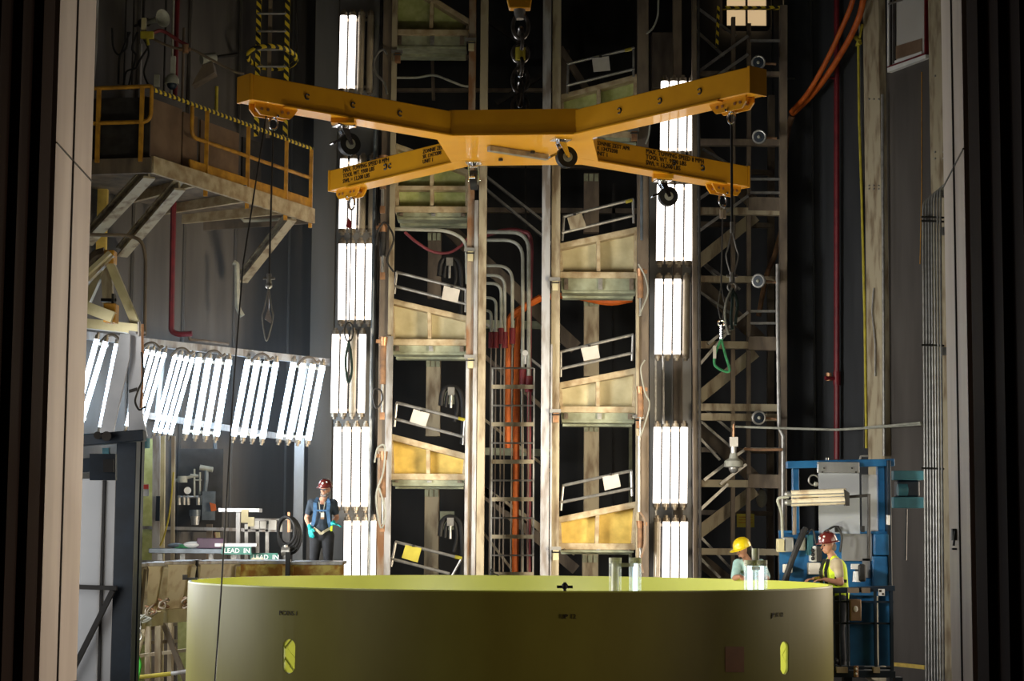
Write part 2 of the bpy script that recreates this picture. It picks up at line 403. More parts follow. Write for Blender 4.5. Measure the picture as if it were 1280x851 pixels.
# ------------------------------------------------------------------ the ring
RC = V((0.0, 17.5, 0)); RR = 2.877; RT = 1.59; RB = .005
def ring():
    t = T('ring', 'large yellow-green metal ring with two oblong slots standing on the chamber floor', 'ring')
    cut = MB(); slots = []
    for px, py, hw in ((361, 820, 9.5), (981, 822, 9.5)):
        # ray of the pixel meets the near side of the ring
        d = (P(px, py, 10) - CAM).normalized(); a = d.x**2+d.y**2; b = 2*(d.x*(-RC.x)+d.y*(-RC.y)); c = RC.x**2+RC.y**2-RR**2
        tt = (-b-math.sqrt(b*b-4*a*c))/(2*a); p = CAM + d*tt
        rad = V((p.x-RC.x, p.y-RC.y, 0)).normalized(); tan = V((-rad.y, rad.x, 0))
        hx = .058/abs(1) if px < 640 else .058; hz = .058
        pts = []
        for k in range(20):
            an = 2*PI*k/20; zz = .075 if math.sin(an) >= 0 else -.075
            pts.append(p - rad*.3 + tan*(hx*1.15*math.cos(an)) + V((0, 0, zz + hz*math.sin(an))))
        cut.prism(pts, rad*.6); slots.append((p, rad, tan))
    mc = cut.mesh('c', V((0, 0, 0))); oc = bpy.data.objects.new('cut', mc); COL.objects.link(oc)
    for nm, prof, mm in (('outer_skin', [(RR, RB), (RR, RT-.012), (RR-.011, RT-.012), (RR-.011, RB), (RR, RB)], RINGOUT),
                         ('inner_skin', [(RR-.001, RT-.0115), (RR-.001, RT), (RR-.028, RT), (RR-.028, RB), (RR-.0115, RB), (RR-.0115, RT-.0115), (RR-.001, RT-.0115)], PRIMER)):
        me = MB().lathe(prof, RC, 160).mesh(nm, V((0, 0, 0)))
        o = bpy.data.objects.new('tmp', me); COL.objects.link(o)
        m = o.modifiers.new('b', 'BOOLEAN'); m.object = oc; m.operation = 'DIFFERENCE'; m.solver = 'EXACT'
        bpy.context.view_layer.update()
        m2 = bpy.data.meshes.new_from_object(o.evaluated_get(bpy.context.evaluated_depsgraph_get()))
        bpy.data.objects.remove(o)
        m2.materials.clear()
        for po in m2.polygons: po.use_smooth = True
        try: m2.set_sharp_from_angle(angle=math.radians(35))
        except Exception: pass
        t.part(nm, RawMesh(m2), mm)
    bpy.data.objects.remove(oc)
    # rolled lips round each slot and the cross bracing behind the left one
    for i, (p, rad, tan) in enumerate(slots):
        lip = MB(); pts = []
        for k in range(21):
            an = 2*PI*(k % 20)/20; zz = .075 if math.sin(an) >= 0 else -.075
            pts.append(p - rad*.01 + tan*(.066*math.cos(an)) + V((0, 0, zz + .062*math.sin(an))))
        pts.append(pts[1]); lip.tube(pts, .006, 6, caps=False)
        t.part('slot_lip', lip, PRIMER)
    # lattice of low ribs on the far inner face
    mb = MB(); N = 46; zs = [RB+.12, RB+.5, RB+.88, RB+1.26]
    for i in range(N):
        for j in range(len(zs)-1):
            a0 = 2*PI*i/N; a1 = 2*PI*(i+1)/N
            pt = lambda a, z: RC + V((math.cos(a)*(RR-.026), math.sin(a)*(RR-.026), z))
            mb.beam(pt(a0, zs[j]), pt(a1, zs[j+1]), .012, .012); mb.beam(pt(a1, zs[j]), pt(a0, zs[j+1]), .012, .012)
    t.part('rib_lattice', mb, PRIMER)
    # rectangular brown patch, surface mark with its own shape
    mb = MB(); vs = []
    a_l = math.atan2(-math.sqrt(RR**2-1.72**2), 1.72)
    x0 = P(906, 824, 15.2).x; x1 = P(932, 824, 15.2).x
    for x in (x0, (x0+x1)/2, x1):
        y = RC.y - math.sqrt((RR+.002)**2 - x*x)
        for z in (zof(918, 840, y), zof(918, 808, y)): vs.append(V((x, y, z)))
    mb.add(vs, [(0, 1, 3, 2), (2, 3, 5, 4)]); mb.add([v+V((0, .004, 0)) for v in vs], [(2, 3, 1, 0), (4, 5, 3, 2)])
    t.part('patch', mb, PATCH, label='brown rectangular patch')
    for px, py, tx in ((363, 767, 'PCXNS-1'), (716, 771, 'UP 12'), (980, 769, 'JP 11 12')):
        x = P(px, py, 15).x; y = RC.y - math.sqrt((RR+.003)**2 - x*x); rad = V((x-RC.x, y-RC.y, 0)).normalized()
        o = P(px-16, py+2, y); o = RC + V((o.x, 0, 0)) + V((0, -math.sqrt((RR+.004)**2-o.x**2), 0)) + V((0, 0, o.z))
        t.part('stencil_marking', text_mesh(tx, .05, o, V((-rad.y, rad.x, 0)), (0, 0, 1)), INK, label='small dark stencilled characters')
    return slots
SLOTS = ring()
# little hardware standing on the rim
def rimpt(px, far=False):
    for Y in [14.5 + i*.01 for i in range(620)]:
        x = P(px, 730, Y).x; r = math.hypot(x-RC.x, Y-RC.y)
        if not far and r <= RR-.02: return V((x, Y, RT))
        if far and Y > 17.5 and r >= RR-.025: return V((x, Y, RT))
p = rimpt(706); mb = MB()
mb.cyl(p, p+V((0, 0, .03)), .012, n=8).cyl(p+V((-.06, 0, .03)), p+V((.06, 0, .03)), .011, n=8).cyl(p+V((0, 0, .03)), p+V((0, 0, .065)), .013, n=8).sphere(p+V((.0, 0, .035)), .026, 10, 6)
one('star_knob', mb, BLACK, 'small black star knob on the near rim of the yellow-green ring', 'knob')
p = rimpt(615, True); mb = MB()
mb.cyl(p, p+V((0, 0, .03)), .03, .02, n=10).sphere(p+V((0, 0, .05)), .022, 10, 6).cyl(p+V((0, 0, .02)), p+V((.07, -.02, .0)), .008, n=6)
one('rim_clamp', mb, DARK, 'tiny dark clamp on the far rim of the ring below the ladder', 'clamp')
p = RC + V((-RR+.02, -.15, RT)); mb = MB()
mb.bb(p.x-.06, p.x+.05, p.y-.02, p.y+.02, RT, RT+.02).bb(p.x-.08, p.x-.04, p.y-.025, p.y+.025, RT, RT+.045)
one('edge_bracket', mb, DARK, 'small black bracket clipped on the left edge of the ring rim', 'bracket')

# ------------------------------------------------------------------ the yellow lifting spreader
def spreader():
    t = T('lifting_spreader', 'big yellow four-armed lifting spreader hanging on a chain above the ring', 'lifting frame')
    C = V((.06, 17.5, 0)); ZB = 5.56; H = .215; ang = math.radians(-5.2)
    rot = Matrix.Rotation(ang, 3, 'Z')
    L2 = lambda x, y, z: C + rot @ V((x, y, 0)) + V((0, 0, z))
    hub = MB(); hs = .70
    q = [(-hs, -hs), (-hs+.12, -hs), (hs-.12, -hs), (hs, -hs), (hs, hs-.02), (hs-.14, hs), (-hs+.14, hs), (-hs, hs-.02)]
    hub.prism([L2(x, y, ZB-.012) for x, y in q], (0, 0, .02))
    hp = t.part('hub_plate', hub, ORANGE)
    box = MB(); q2 = [(-.57, -.69), (.57, -.69), (.69, -.57), (.69, .57), (.57, .69), (-.57, .69), (-.69, .57), (-.69, -.57)]
    box.prism([L2(x, y, ZB+.008) for x, y in q2], (0, 0, H+.0)); t.part('hub_box', box, ORANGE)
    names = {}
    for sx, sy, nm in ((-1, -1, 'nl'), (1, -1, 'nr'), (-1, 1, 'fl'), (1, 1, 'fr')):
        d = (rot @ V((sx, sy, 0))).normalized(); Lh = .62; Lt = 2.96
        d = d if True else d
        a = C + d*Lh + V((0, 0, ZB+H/2)); b = C + d*Lt + V((0, 0, ZB+H/2))
        arm = t.part('arm', MB().beam(a, b, .19, H), ORANGE, bevel=.006)
        t.part('flange', MB().beam(a + V((0, 0, -H/2-.006)), b + V((0, 0, -H/2-.006)) - d*.32, .225, .014), ORANGE, parent=arm)
        t.part('end_plate', MB().beam(b, b + d*.03, .2, H+.01), ORANGE, parent=arm, bevel=.004)
        # drilled lug plate and its two bolted cheeks
        lg = MB(); u = V((0, 0, 1)); sd = d.cross(u)
        e0 = C + d*2.48 + V((0, 0, ZB)); e1 = C + d*2.90 + V((0, 0, ZB))
        for k in (-.045, .045):
            poly = [e0, e0 - u*.05 + d*.03, e0 - u*.10 + d*.08, e1 - u*.10 - d*.05, e1 - u*.05, e1]
            lg.prism([pp + sd*(k-.008) for pp in poly], sd*.016)
        lug = t.part('lug_plate', lg, ORANGE, parent=arm)
        bo = MB()
        for x in (.10, .16, .30, .36):
            bo.cyl(e0 + d*x - u*.05 - sd*.06, e0 + d*x - u*.05 + sd*.06, .014, n=8)
        t.part('bolt', bo, BRASS, parent=arm)
        names[nm] = (d, e0 + d*.21 - u*.09, arm)
        # small welded tie hooks on the arm's visible side
        sgn = -1 if sd.y > 0 else 1
        for x in ((1.45, 1.95, 2.42) if sy < 0 else (1.9,)):
            c0 = C + d*x + V((0, 0, ZB+H*.5)) + sd*sgn*.097
            t.part('tie_hook', MB().torus(c0, .022, .007, sd, 12, 6, a0=.6, a1=5.4), DARK, parent=arm)
    # lettering on the far arms
    for nm, sg in (('fl', -1), ('fr', 1)):
        d, _, arm = names[nm]; sd = d.cross(V((0, 0, 1))); n = sd if sd.y < 0 else -sd
        xd = -d if sg < 0 else d
        face = lambda s_, z: C + d*s_ + n*.098 + V((0, 0, ZB+z))
        if sg < 0:
            t.part('lettering', text_mesh('MAX. TOWING SPEED 8 MPH\nTOOL WT. 9300 LBS\nSWL = 13,200 LBS', .062, face(2.72, .155), xd, (0, 0, 1)), INK, parent=arm, label='black lettering')
            t.part('lettering', text_mesh('ZONNIE ZEST APR\nSK 13473208\nUNIT 1', .055, face(1.36, .15), xd, (0, 0, 1)), INK, parent=arm, label='black lettering')
            s1, s2 = 1.98, 1.45
        else:
            t.part('lettering', text_mesh('ZONNIE ZEST APR\nSK 13473208\nUNIT 1', .055, face(.85, .15), xd, (0, 0, 1)), INK, parent=arm, label='black lettering')
            t.part('lettering', text_mesh('MAX. TOWING SPEED 8 MPH\nTOOL WT. 9300 LBS\nSWL = 13,200 LBS', .062, face(1.52, .155), xd, (0, 0, 1)), INK, parent=arm, label='black lettering')
            s1, s2 = 2.3, 2.75
        t.part('tie_hook', MB().torus(face(s1, .11), .025, .009, n, 12, 6, a0=.6, a1=5.4), DARK, parent=arm)
    # grey tow bar under the hub
    a = P(611, 177, 17.25); b = P(684, 188, 17.65); a.z = b.z = ZB-.045
    t.part('tow_bar', MB().beam(a, b, .055, .05), SILV, bevel=.004)
    for px, py in ((626, 188), (666, 178)):
        c = P(px, py, 17.6); Yc = (ZB-2.0)*F/(667-py); c = P(px, py, Yc); c.z = ZB-.02
        t.part('bolt', MB().cyl(c, c+V((0, 0, -.02)), .022, n=10), DARK)
    # casters
    def caster(c, yaw, s=1.0):
        rz = Matrix.Rotation(yaw, 3, 'Z'); c = V(c)
        W = lambda x, y, z: c + rz @ V((x*s, y*s, z*s))
        pl = MB(); pl.box(c + V((0, 0, -.008)), (.16*s, .14*s, .016), rz)
        pl.cyl(W(0, 0, -.016), W(0, 0, -.045), .05*s, .04*s)
        cp = t.part('caster', pl, CHROME)
        fk = MB()
        for y in (-.045, .045):
            fk.prism([W(-.035, y-.004, -.04), W(.035, y-.004, -.04), W(.075, y-.004, -.17), W(.045, y-.004, -.18)], rz @ V((0, .008*s, 0)))
        fk.beam(W(-.03, 0, -.045), W(.03, 0, -.045), .1*s, .012*s)
        fk.cyl(W(.055, -.06, -.165), W(.055, .06, -.165), .014*s)
        t.part('fork', fk, CHROME, parent=cp)
        wh = MB(); wh.cyl(W(.055, -.032, -.165), W(.055, .032, -.165), .095*s, n=28)
        t.part('wheel', wh, BLACK, parent=cp)
        hb = MB(); hb.cyl(W(.055, -.036, -.165), W(.055, .036, -.165), .045*s, n=16)
        t.part('wheel_hub', hb, HORNG, parent=cp)
        bk = MB(); bk.beam(W(-.02, 0, -.13), W(-.10, 0, -.17), .03*s, .02*s); bk.cyl(W(-.10, -.03, -.17), W(-.10, .03, -.17), .012*s)
        t.part('brake_pedal', bk, CHROME, parent=cp)
    dnl = names['nl'][0]; dfr = names['fr'][0]
    for d, s_, yaw in ((dnl, 1.98, .5), (dfr, 1.84, .2)):
        c = C + d*s_ + V((0, 0, ZB-.014)); pd = MB(); pd.box(c + V((0, 0, -.02)), (.2, .2, .045)); t.part('caster_pad', pd, ORANGE)
        caster(c + V((0, 0, -.04)), yaw)
    caster(P(703, 163, 16.95) * 1 + V((0, 0, 0)) if False else V((P(701, 163, 16.95).x, 16.95, ZB-.012)), .35)
    caster(V((P(592, 199, 18.0).x, 18.05, ZB-.012)), 1.45)
    return C, names, ZB, H
C0, ARM, ZB, AH = spreader()

# shackles, wires and slings hanging from the four arm tips
def shackle(c, ax, label, s=1.0):
    t = T('shackle', label, 'shackle', None); c = V(c); ax = V(ax)
    b = MB(); b.torus(c - V((0, 0, .055*s)), .04*s, .009*s, ax, 20, 8, sx=1.25)
    t.part('bow', b, CHROME)
    t.part('pin', MB().cyl(c - ax*.07 , c + ax*.07, .011), CHROME)
    return c - V((0, 0, .11*s))
def wire(name, pts, r, m, label, cat, group=None):
    return one(name, MB().tube(pts, r, 6), m, label, cat, group)
def eye_loop(a, b, wid, r):     # a slim closed loop between two points, seen from the front
    a = V(a); b = V(b); x = V((1, 0, 0)); m = a*.45+b*.55
    return MB().tube(smooth([a, a*.6+b*.4+x*wid*.7, m+x*wid, a*.2+b*.8+x*wid*.6, b, a*.2+b*.8-x*wid*.6, m-x*wid, a*.6+b*.4-x*wid*.7, a], 5), r, 5, caps=False)
# near-left tip
d, e, _ = ARM['nl']; e = e; Y = e.y
s1 = shackle(e, d.cross(V((0, 0, 1))), 'steel shackle under the tip of the near left spreader arm')
t = T('sling', 'thin wire tether with a bright snap hook hanging from the near left arm tip', 'sling')
b1 = P(325, 345, Y); b1.x = s1.x + .0
t.part('cable', MB().tube([s1, V((s1.x-.01, Y, zof(325, 345, Y)))], .008, 6), DARK)
m_ = V((s1.x-.01, Y, zof(325, 345, Y)))
t.part('swivel', MB().cyl(m_+V((0, 0, .02)), m_-V((0, 0, .06)), .022, n=8).cyl(m_-V((.05, 0, .02)), m_+V((.05, 0, -.02)), .012, n=6).sphere(m_-V((0, 0, .08)), .03, 8, 6), SILV)
t.part('loop', eye_loop(m_-V((0, 0, .09)), V((m_.x-.01, Y, zof(323, 426, Y))), .045, .007), SILV)
t.part('snap_hook', MB().prism([V((m_.x-.03, Y-.01, m_.z-.36)), V((m_.x+.035, Y-.01, m_.z-.40)), V((m_.x+.0, Y-.01, m_.z-.26))], (0, .02, 0)).cyl(V((m_.x, Y, m_.z-.1)), V((m_.x, Y, m_.z-.28)), .007, n=6), CHROME)
p0 = ARM['nl'][0]*2.75 + C0 + V((0, 0, ZB-.01))
wire('guide_wire', [p0, P(304, 330, 15.6), P(292, 480, 15.0), P(284, 610, 14.7), P(277, 730, 14.5), P(268, 860, 14.3)], .0065, DARK, 'long thin dark guide wire running down past the left end of the ring', 'wire')
# near-right tip
d, e, _ = ARM['nr']; Y = e.y
s1 = shackle(e, d.cross(V((0, 0, 1))), 'steel shackle under the tip of the near right spreader arm')
t = T('sling', 'black wire with a long loop and dark folded sling hanging from near right arm tip', 'sling')
q = V((s1.x, Y, zof(925, 288, Y))); h = V((s1.x-.0, Y, zof(926, 345, Y)))
t.part('cable', MB().tube([s1, q], .011, 6), BLACK)
t.part('ferrule', MB().cyl(q+V((0, 0, .07)), q-V((0, 0, .02)), .016, n=8), SILV)
t.part('loop', eye_loop(q, h, .05, .007), SILV)
t.part('hook', MB().cyl(h+V((0, 0, .03)), h-V((0, 0, .05)), .024, n=8).cyl(h-V((.045, 0, 0)), h+V((.045, 0, 0)), .012, n=6).torus(h-V((0, 0, .09)), .035, .01, (0, 1, 0), 14, 6), SILV)
for k, x in enumerate((-.035, .0, .03)):
    t.part('strap', MB().tube(smooth([h-V((0, 0, .1)), h+V((x*1.4, .0, -.22)), h+V((x*1.3-.01, .01, -.35)), V((s1.x+x*.8, Y, zof(926, 418-6*k, Y)))], 5), .013, 6), SLING if k else HORNG)
# far-right tip
d, e, _ = ARM['fr']; Y = e.y
s1 = shackle(e, d.cross(V((0, 0, 1))), 'bright steel shackle under the tip of the far right spreader arm', 1.3)
t = T('sling', 'thin wire ending in a green triangular sling hanging from far right arm tip', 'sling')
q = V((s1.x, Y, zof(903, 268, Y))); h = V((s1.x-.02, Y, zof(899, 400, Y))); k2 = V((s1.x-.02, Y, zof(899, 424, Y)))
t.part('loop', eye_loop(s1+V((0, 0, .03)), q, .028, .007), SILV)
t.part('ferrule', MB().cyl(q+V((0, 0, .04)), q-V((0, 0, .04)), .035, n=8), TAN2)
t.part('cable', MB().tube([q, h+V((0, 0, .35))], .008, 6), DARK)
t.part('lower_loop', eye_loop(h+V((0, 0, .35)), h, .035, .007), DARK)
t.part('hook', MB().torus(h-V((0, 0, .03)), .03, .011, (0, 1, 0), 14, 6).cyl(h-V((0, 0, .05)), k2, .022, n=8), CHROME)
bl = V((s1.x-.09, Y, zof(891, 455, Y))); br = V((s1.x+.06, Y, zof(911, 463, Y)))
t.part('strap', MB().tube(smooth([k2, (k2+bl)/2-V((.02, 0, 0)), bl, (bl+br)/2-V((0, 0, .03)), br, (k2+br)/2, k2], 6), .014, 6, caps=False), GREENROPE)
t.part('tag', MB().box(bl+V((-.0, -.02, .12)), (.03, .012, .13)), PAPER)
# far-left tip
d, e, _ = ARM['fl']; Y = e.y
s1 = shackle(e, d.cross(V((0, 0, 1))), 'steel ring shackle under the tip of the far left spreader arm', 1.25)
t = T('sling', 'thin wire with red tag ending in a dark green sling by left lamp column', 'sling')
q = V((s1.x-.01, Y, zof(416, 400, Y)))
t.part('cable', MB().tube([s1, q], .006, 6), DARK)
t.part('tag', MB().prism([V((s1.x-.035, Y-.01, s1.z-.08)), V((s1.x-.06, Y-.01, s1.z-.17)), V((s1.x-.01, Y-.01, s1.z-.20)), V((s1.x, Y-.01, s1.z-.12))], (0, .01, 0)), REDF, label='red tag')
t.part('loop', MB().torus(q-V((0, 0, .12)), .045, .008, (0, 1, 0), 16, 6, sx=2.2), DARK)
q2 = q-V((0, 0, .22))
t.part('strap', MB().tube(smooth([q2, q2+V((-.03, 0, -.2)), q2+V((.0, 0, -.42)), q2+V((.035, 0, -.3)), q2+V((.02, 0, -.1)), q2], 6), .014, 6, caps=False), SLING)

# crane hook block and chain
X0 = C0.x; Yc = 17.5
t = T('crane_hook', 'yellow crane hook block above the spreader chain, cut by the top of frame', 'hook')
zt = zof(646, 12, Yc)
hb = MB(); hb.prism([V((X0-.11, Yc-.06, zt)), V((X0+.09, Yc-.06, zt)), V((X0+.12, Yc-.06, zt+.25)), V((X0-.16, Yc-.06, zt+.25))], (0, .12, 0)); t.part('block', hb, ORANGE, bevel=.01)
t.part('shank', MB().cyl(V((X0-.01, Yc, zt)), V((X0-.01, Yc, zt-.09)), .055, .045), SILV)
t.part('upper_body', MB().cyl(V((X0, Yc, zt+.25)), V((X0, Yc, 9.6)), .1), DARK)
z = zt-.06; ch = T('lifting_chain', 'dark heavy chain of long oval links holding up the yellow spreader', 'chain')
prev = None; i = 0
zend = ZB+AH+.03
hl = (z-zend)/6+.0
for i in range(7):
    Lk = .235 if i not in (2, 3) else .17
    cz = z - i*(z-zend-.2)/6.4 - .1
    R_ = Lk/2; wd = .072
    ax = V((0, 1, 0)) if i % 2 == 0 else V((1, .25, 0)).normalized()
    sd, u = basis(ax)
    pts = []
    for k in range(25):
        a = 2*PI*k/24
        pts.append(V((X0, Yc, cz)) + sd*(math.cos(a)*wd) + V((0, 0, 1))*(math.sin(a)*R_ if True else 0))
    pts.append(pts[1])
    ch.part('link', MB().tube(pts, .019, 8, caps=False), CHAINM)
zt_ = zof(647, 68, Yc)
ch.part('tag', MB().cyl(V((X0, Yc, zt_+.06)), V((X0, Yc, zt_-.06)), .05, n=14), YCAB, label='dull yellow band')
mp = V((X0, Yc, ZB+AH)); ch.part('anchor_plate', MB().bb(X0-.05, X0+.05, Yc-.015, Yc+.015, ZB+AH, ZB+AH+.16), DARK)

# ------------------------------------------------------------------ lamp banks
def bank(label, tops, bots, Y, lit, em=None, group=None, Yb=None, r=.052, Y2=None, back=False):
    """tops/bots: two pixel points for first and last tube; lit: string of 1/0"""
    em = em or LAMP; Yb = Y if Yb is None else Yb; Y2 = Y if Y2 is None else Y2
    t = T('lamp_bank', label, 'lamp', group); n = len(lit); cent = []
    for i in range(n):
        k = i/(n-1) if n > 1 else 0
        a = P(tops[0][0]*(1-k)+tops[1][0]*k, tops[0][1]*(1-k)+tops[1][1]*k, Y*(1-k)+Y2*k)
        b = P(bots[0][0]*(1-k)+bots[1][0]*k, bots[0][1]*(1-k)+bots[1][1]*k, Yb*(1-k)+(Yb+Y2-Y)*k)
        d = (b-a).normalized(); cent.append((a, b))
        rr = r*(1 if lit[i] == '1' else .92)
        t.part('tube', MB().cyl(a, b, rr, n=14, caps=True), em if lit[i] == '1' else TUBEOFF, label=None if lit[i] == '1' else 'unlit tube')
        for e, s_ in ((a, -1), (b, 1)):
            t.part('end_cap', MB().lathe([(.001, .095), (r*.55, .095), (r*.55, .06), (r*.98, .058), (r*.98, 0), (.001, 0)], e, 12, (d*s_).to_track_quat('Z', 'Y').to_matrix()), FIX)
        if lit[i] == '0':
            t.part('reflector', MB().beam(a+V((0, r*1.0, 0)), b+V((0, r*1.0, 0)), r*1.9, .01, up=V((0, 1, 0))), ALU)
    off = V((0, r+.03, 0))
    for f_ in (.04, .96):
        a = cent[0][0]*(1-f_)+cent[0][1]*f_; b = cent[-1][0]*(1-f_)+cent[-1][1]*f_
        ex = (b-a).normalized()*r
        t.part('mounting_bar', MB().beam(a+off-ex, b+off+ex, .05, .04), FIX)
    if back:
        a0, b0 = cent[0]; a1, b1 = cent[-1]; ex = V((r*1.1, r+.012, 0)); ey = V((-r*1.1, r+.012, 0))
        t.part('gap_dark_plate', MB().prism([a0+ey, a1+ex, b1+ex, b0+ey], (0, .012, 0)), DARK)  # dark sheet added so the gaps between lit tubes stay dark
    return t
def vb(x0, x1, y0, y1, lit, Y, label, group, dx=0, em=None):
    w_ = (x1-x0)/4
    bank(label, ((x0+w_/2+dx, y0), (x1-w_/2+dx, y0)), ((x0+w_/2, y1), (x1-w_/2, y1)), Y, lit, em, group, r=S(w_*.40, Y), back=True)
YL = 28.0
gl = 'four-tube lamp banks in the left column'; gr = 'four-tube lamp banks in the right column'
vb(422, 467, 20, 111, '1100', YL, 'upright lamp bank at the top of the left column, two right tubes unlit', gl, 2)
vb(422, 470, 199, 286, '1100', YL, 'upright lamp bank of the left column crossed by far left spreader arm, two tubes unlit', gl, 2)
vb(421, 467, 305, 400, '1111', YL, 'fully lit lamp bank of the left column, third from the top', gl, 1)
vb(412, 457, 418, 516, '1101', YL, 'lamp bank of the left column with only its third tube unlit', gl, 2)
vb(415, 462, 534, 633, '1111', YL, 'fully lit lamp bank of the left column just above the worker in the navy shirt', gl, 1)
vb(428, 472, 651, 748, '1111', YL, 'lowest lamp bank of the left column, beside the navy-shirted worker', gl, 1)
vb(824, 870, 102, 189, '1111', YL, 'topmost lit bank of the right lamp column, crossed by the near right spreader arm', gr, 1)
vb(819, 866, 231, 326, '1111', YL, 'lit bank of the right lamp column just below the far right spreader arm', gr, 1)
vb(817, 863, 349, 443, '1110', YL, 'lamp bank of the right column with only its right tube unlit', gr, 1)
vb(815, 860, 534, 629, '1111', YL, 'fully lit lamp bank of the right column below the wide gap', gr, 1)
vb(815, 860, 652, 752, '0111', YL, 'lowest lamp bank of the right column, its left tube unlit', gr, 1)
gs = 'slanted lamp banks along the left wall'
SLB = [((121, 424), (132, 427), (94, 525), (102, 527), 24.6, '11', 'leftmost slanted lamp bank, two tubes, half hidden by the doorway jamb'),
       ((146, 430), (157, 432), (126, 534), (137, 536), 25.0, '11', 'slanted lamp bank behind the tall grey metal plates at left'),
       ((184, 437), (206, 441), (158, 532), (178, 536), 25.5, '1111', 'slanted lamp bank just right of the tall grey metal plates'),
       ((219, 443), (241, 447), (193, 540), (213, 543), 26.0, '1111', 'second slanted lamp bank right of the grey metal plates'),
       ((249, 447), (286, 450), (232, 542), (270, 545), 26.5, '1111', 'slanted lamp bank crossed by no wire, third from the right of the row'),
       ((310, 450), (345, 453), (292, 545), (328, 548), 27.0, '1111', 'slanted lamp bank second from the right, under the hanging snap hook'),
       ((367, 453), (403, 457), (349, 548), (385, 550), 27.6, '1111', 'rightmost slanted lamp bank, next to the left lamp column')]
for (a, b, c, d, Y, lit, lab) in SLB:
    bank(lab, (a, b), (c, d), Y, lit, LAMPC, gs, r=S(.31*(b[0]-a[0])/(len(lit)-1), Y) if len(lit) > 2 else S(3.2, Y))
# hangers for the slanted banks
t = T('lamp_rail', 'pale steel rail and struts carrying the row of slanted lamp banks', 'rail')
t.part('upper_rail', pbar(95, 418, 420, 454, 9, 24.9, .1, 28.3), PALE)
t.part('lower_rail', pbar(95, 505, 372, 549, 8, 25.6, .08, 28.6), PALE)
for x1, y1, x2, y2, Y in ((172, 434, 160, 530, 25.9), (205, 440, 196, 520, 26.2), (262, 446, 246, 530, 27.0), (325, 450, 306, 535, 27.6), (384, 454, 366, 540, 28.1)):
    t.part('strut', pbar(x1, y1, x2, y2, 5, Y, .05), SILV)
for x, y, Y in ((140, 420, 24.8), (190, 430, 25.3), (228, 437, 25.8), (268, 440, 26.3), (328, 444, 26.9), (386, 448, 27.5)):
    one('lamp_cable', ptube([(x-14, y+8, Y), (x-6, y-1, Y), (x+3, y-2, Y), (x+10, y+6, Y), (x+14, y+2, Y)], .022, Y, 6, .1), TAN2, {140: 'dark cable loop above the leftmost slanted lamp banks', 190: 'dark cable loop above the lamp bank right of the grey plates', 228: 'dark cable loop above the second lamp bank right of the plates', 268: 'dark cable loop above the third slanted lamp bank from the right', 328: 'dark cable loop above the slanted lamp bank second from the right', 386: 'dark cable loop above the rightmost slanted lamp bank'}[x], 'cable', 'cable loops over the slanted lamp banks')

# work lamps hanging over the ring rim
def worklamp(label, x0, x1, ytop, lit, cap, Y):
    t = T('work_lamp', label, 'work lamp'); n = len(lit)
    for i in range(n):
        x = x0 + (x1-x0)*i/max(1, n-1)
        a = P(x, ytop, Y); b = P(x, 790, Y); b.x = a.x
        t.part('tube', MB().cyl(a, b,   .019 if lit[i] == '1' else .03, n=12), LAMPS_ if lit[i] == '1' else SILV)
        t.part('glass_sleeve', MB().cyl(a+V((0, 0, .02)), b, .05, n=20, caps=False), GLASS)
        t.part('end_cap', MB().cyl(a, a+V((0, 0, .045)), .05, n=16), HORNG)
    a = P(x0, ytop+ (3 if cap else 2), Y); b = P(x1, ytop+(3 if cap else 2), Y)
    t.part('bracket', MB().beam(a, b, .03, .03), SILV)
    if cap: t.part('cable_gland', MB().cyl((a+b)/2+V((0, 0, .02)), (a+b)/2+V((0, 0, .16)), .03, n=12), HORNG)
    return t
worklamp('pair of glass-sleeved work lamps inside the ring in front of the yellow hard hat', 937.5, 951.5, 707, '11', True, 15.75)
worklamp('pair of tubular work lamps inside the ring, left one dark and right one lit', 769, 794, 704, '01', False, 15.3)
# ------------------------------------------------------------------ central structure: pillars, canted platforms, ladder, conduits
def pillar(label, strips, Y, cat='pillar'):
    """strips: (name, px0, px1, dy, depth, mat, ztop)"""
    t = T('pillar', label, cat, None)
    for nm, a, b, dy, dp, m, z0, z1 in strips:
        t.part(nm, vbox(a, b, Y+dy, z0, z1, dp, 380), m, bevel=.006)
    return t
YP = 27.0
CRS = mat('cream_steel', (.55, .46, .30), (.34, .24, .13), 5, .5, bump=.1)
pillar('brown steel pillar on the left edge of the left platform bay, behind the left lamps', [('column', 474, 487, .05, .2, TAN2, 0, 12), ('face_strip', 483.5, 492, 0, .05, PALE, 0, zof(488, 420, YP)), ('upper_strip', 485, 492, -.002, .05, TAN, zof(488, 420, YP)+.02, 12), ('base_strip', 475, 484, -.01, .05, RUSTCOL, 0, zof(480, 560, YP))], YP)
pillar('tall tan and white pillar between the left platform bay and the ladder', [('column', 583, 592, .05, .2, RUSTCOL, 0, 12), ('bright_strip', 592, 597, 0, .06, PALE, 0, zof(590, 250, YP)), ('right_column', 597.5, 607.5, .02, .2, TAN, 0, 12), ('left_flange', 583, 587, -.02, .08, PALE, zof(585, 720, YP), zof(585, 447, YP))], YP)
pillar('tall pale bluish pillar with tan back column right of the ladder', [('column', 689, 700, .1, .17, TAN, 0, 12), ('bright_strip', 677, 687.5, 0, .14, PALE, 0, 12), ('flange', 688.5, 691, .02, .1, PALE, zof(690, 720, YP), zof(690, 430, YP))], YP)
pillar('dark tan pillar between the right platform bay and the right lamps', [('column', 797, 811, .06, .2, TAN2, 0, 12), ('left_strip', 795, 799, .02, .1, TAN, 0, zof(797, 340, YP))], YP)
pillar('slim dark pillar just right of the right lamp column', [('column', 866, 872, .1, .12, TAN2, 0, 12), ('strip', 873, 876, .0, .08, DARK, 0, 12)], YP+.6)
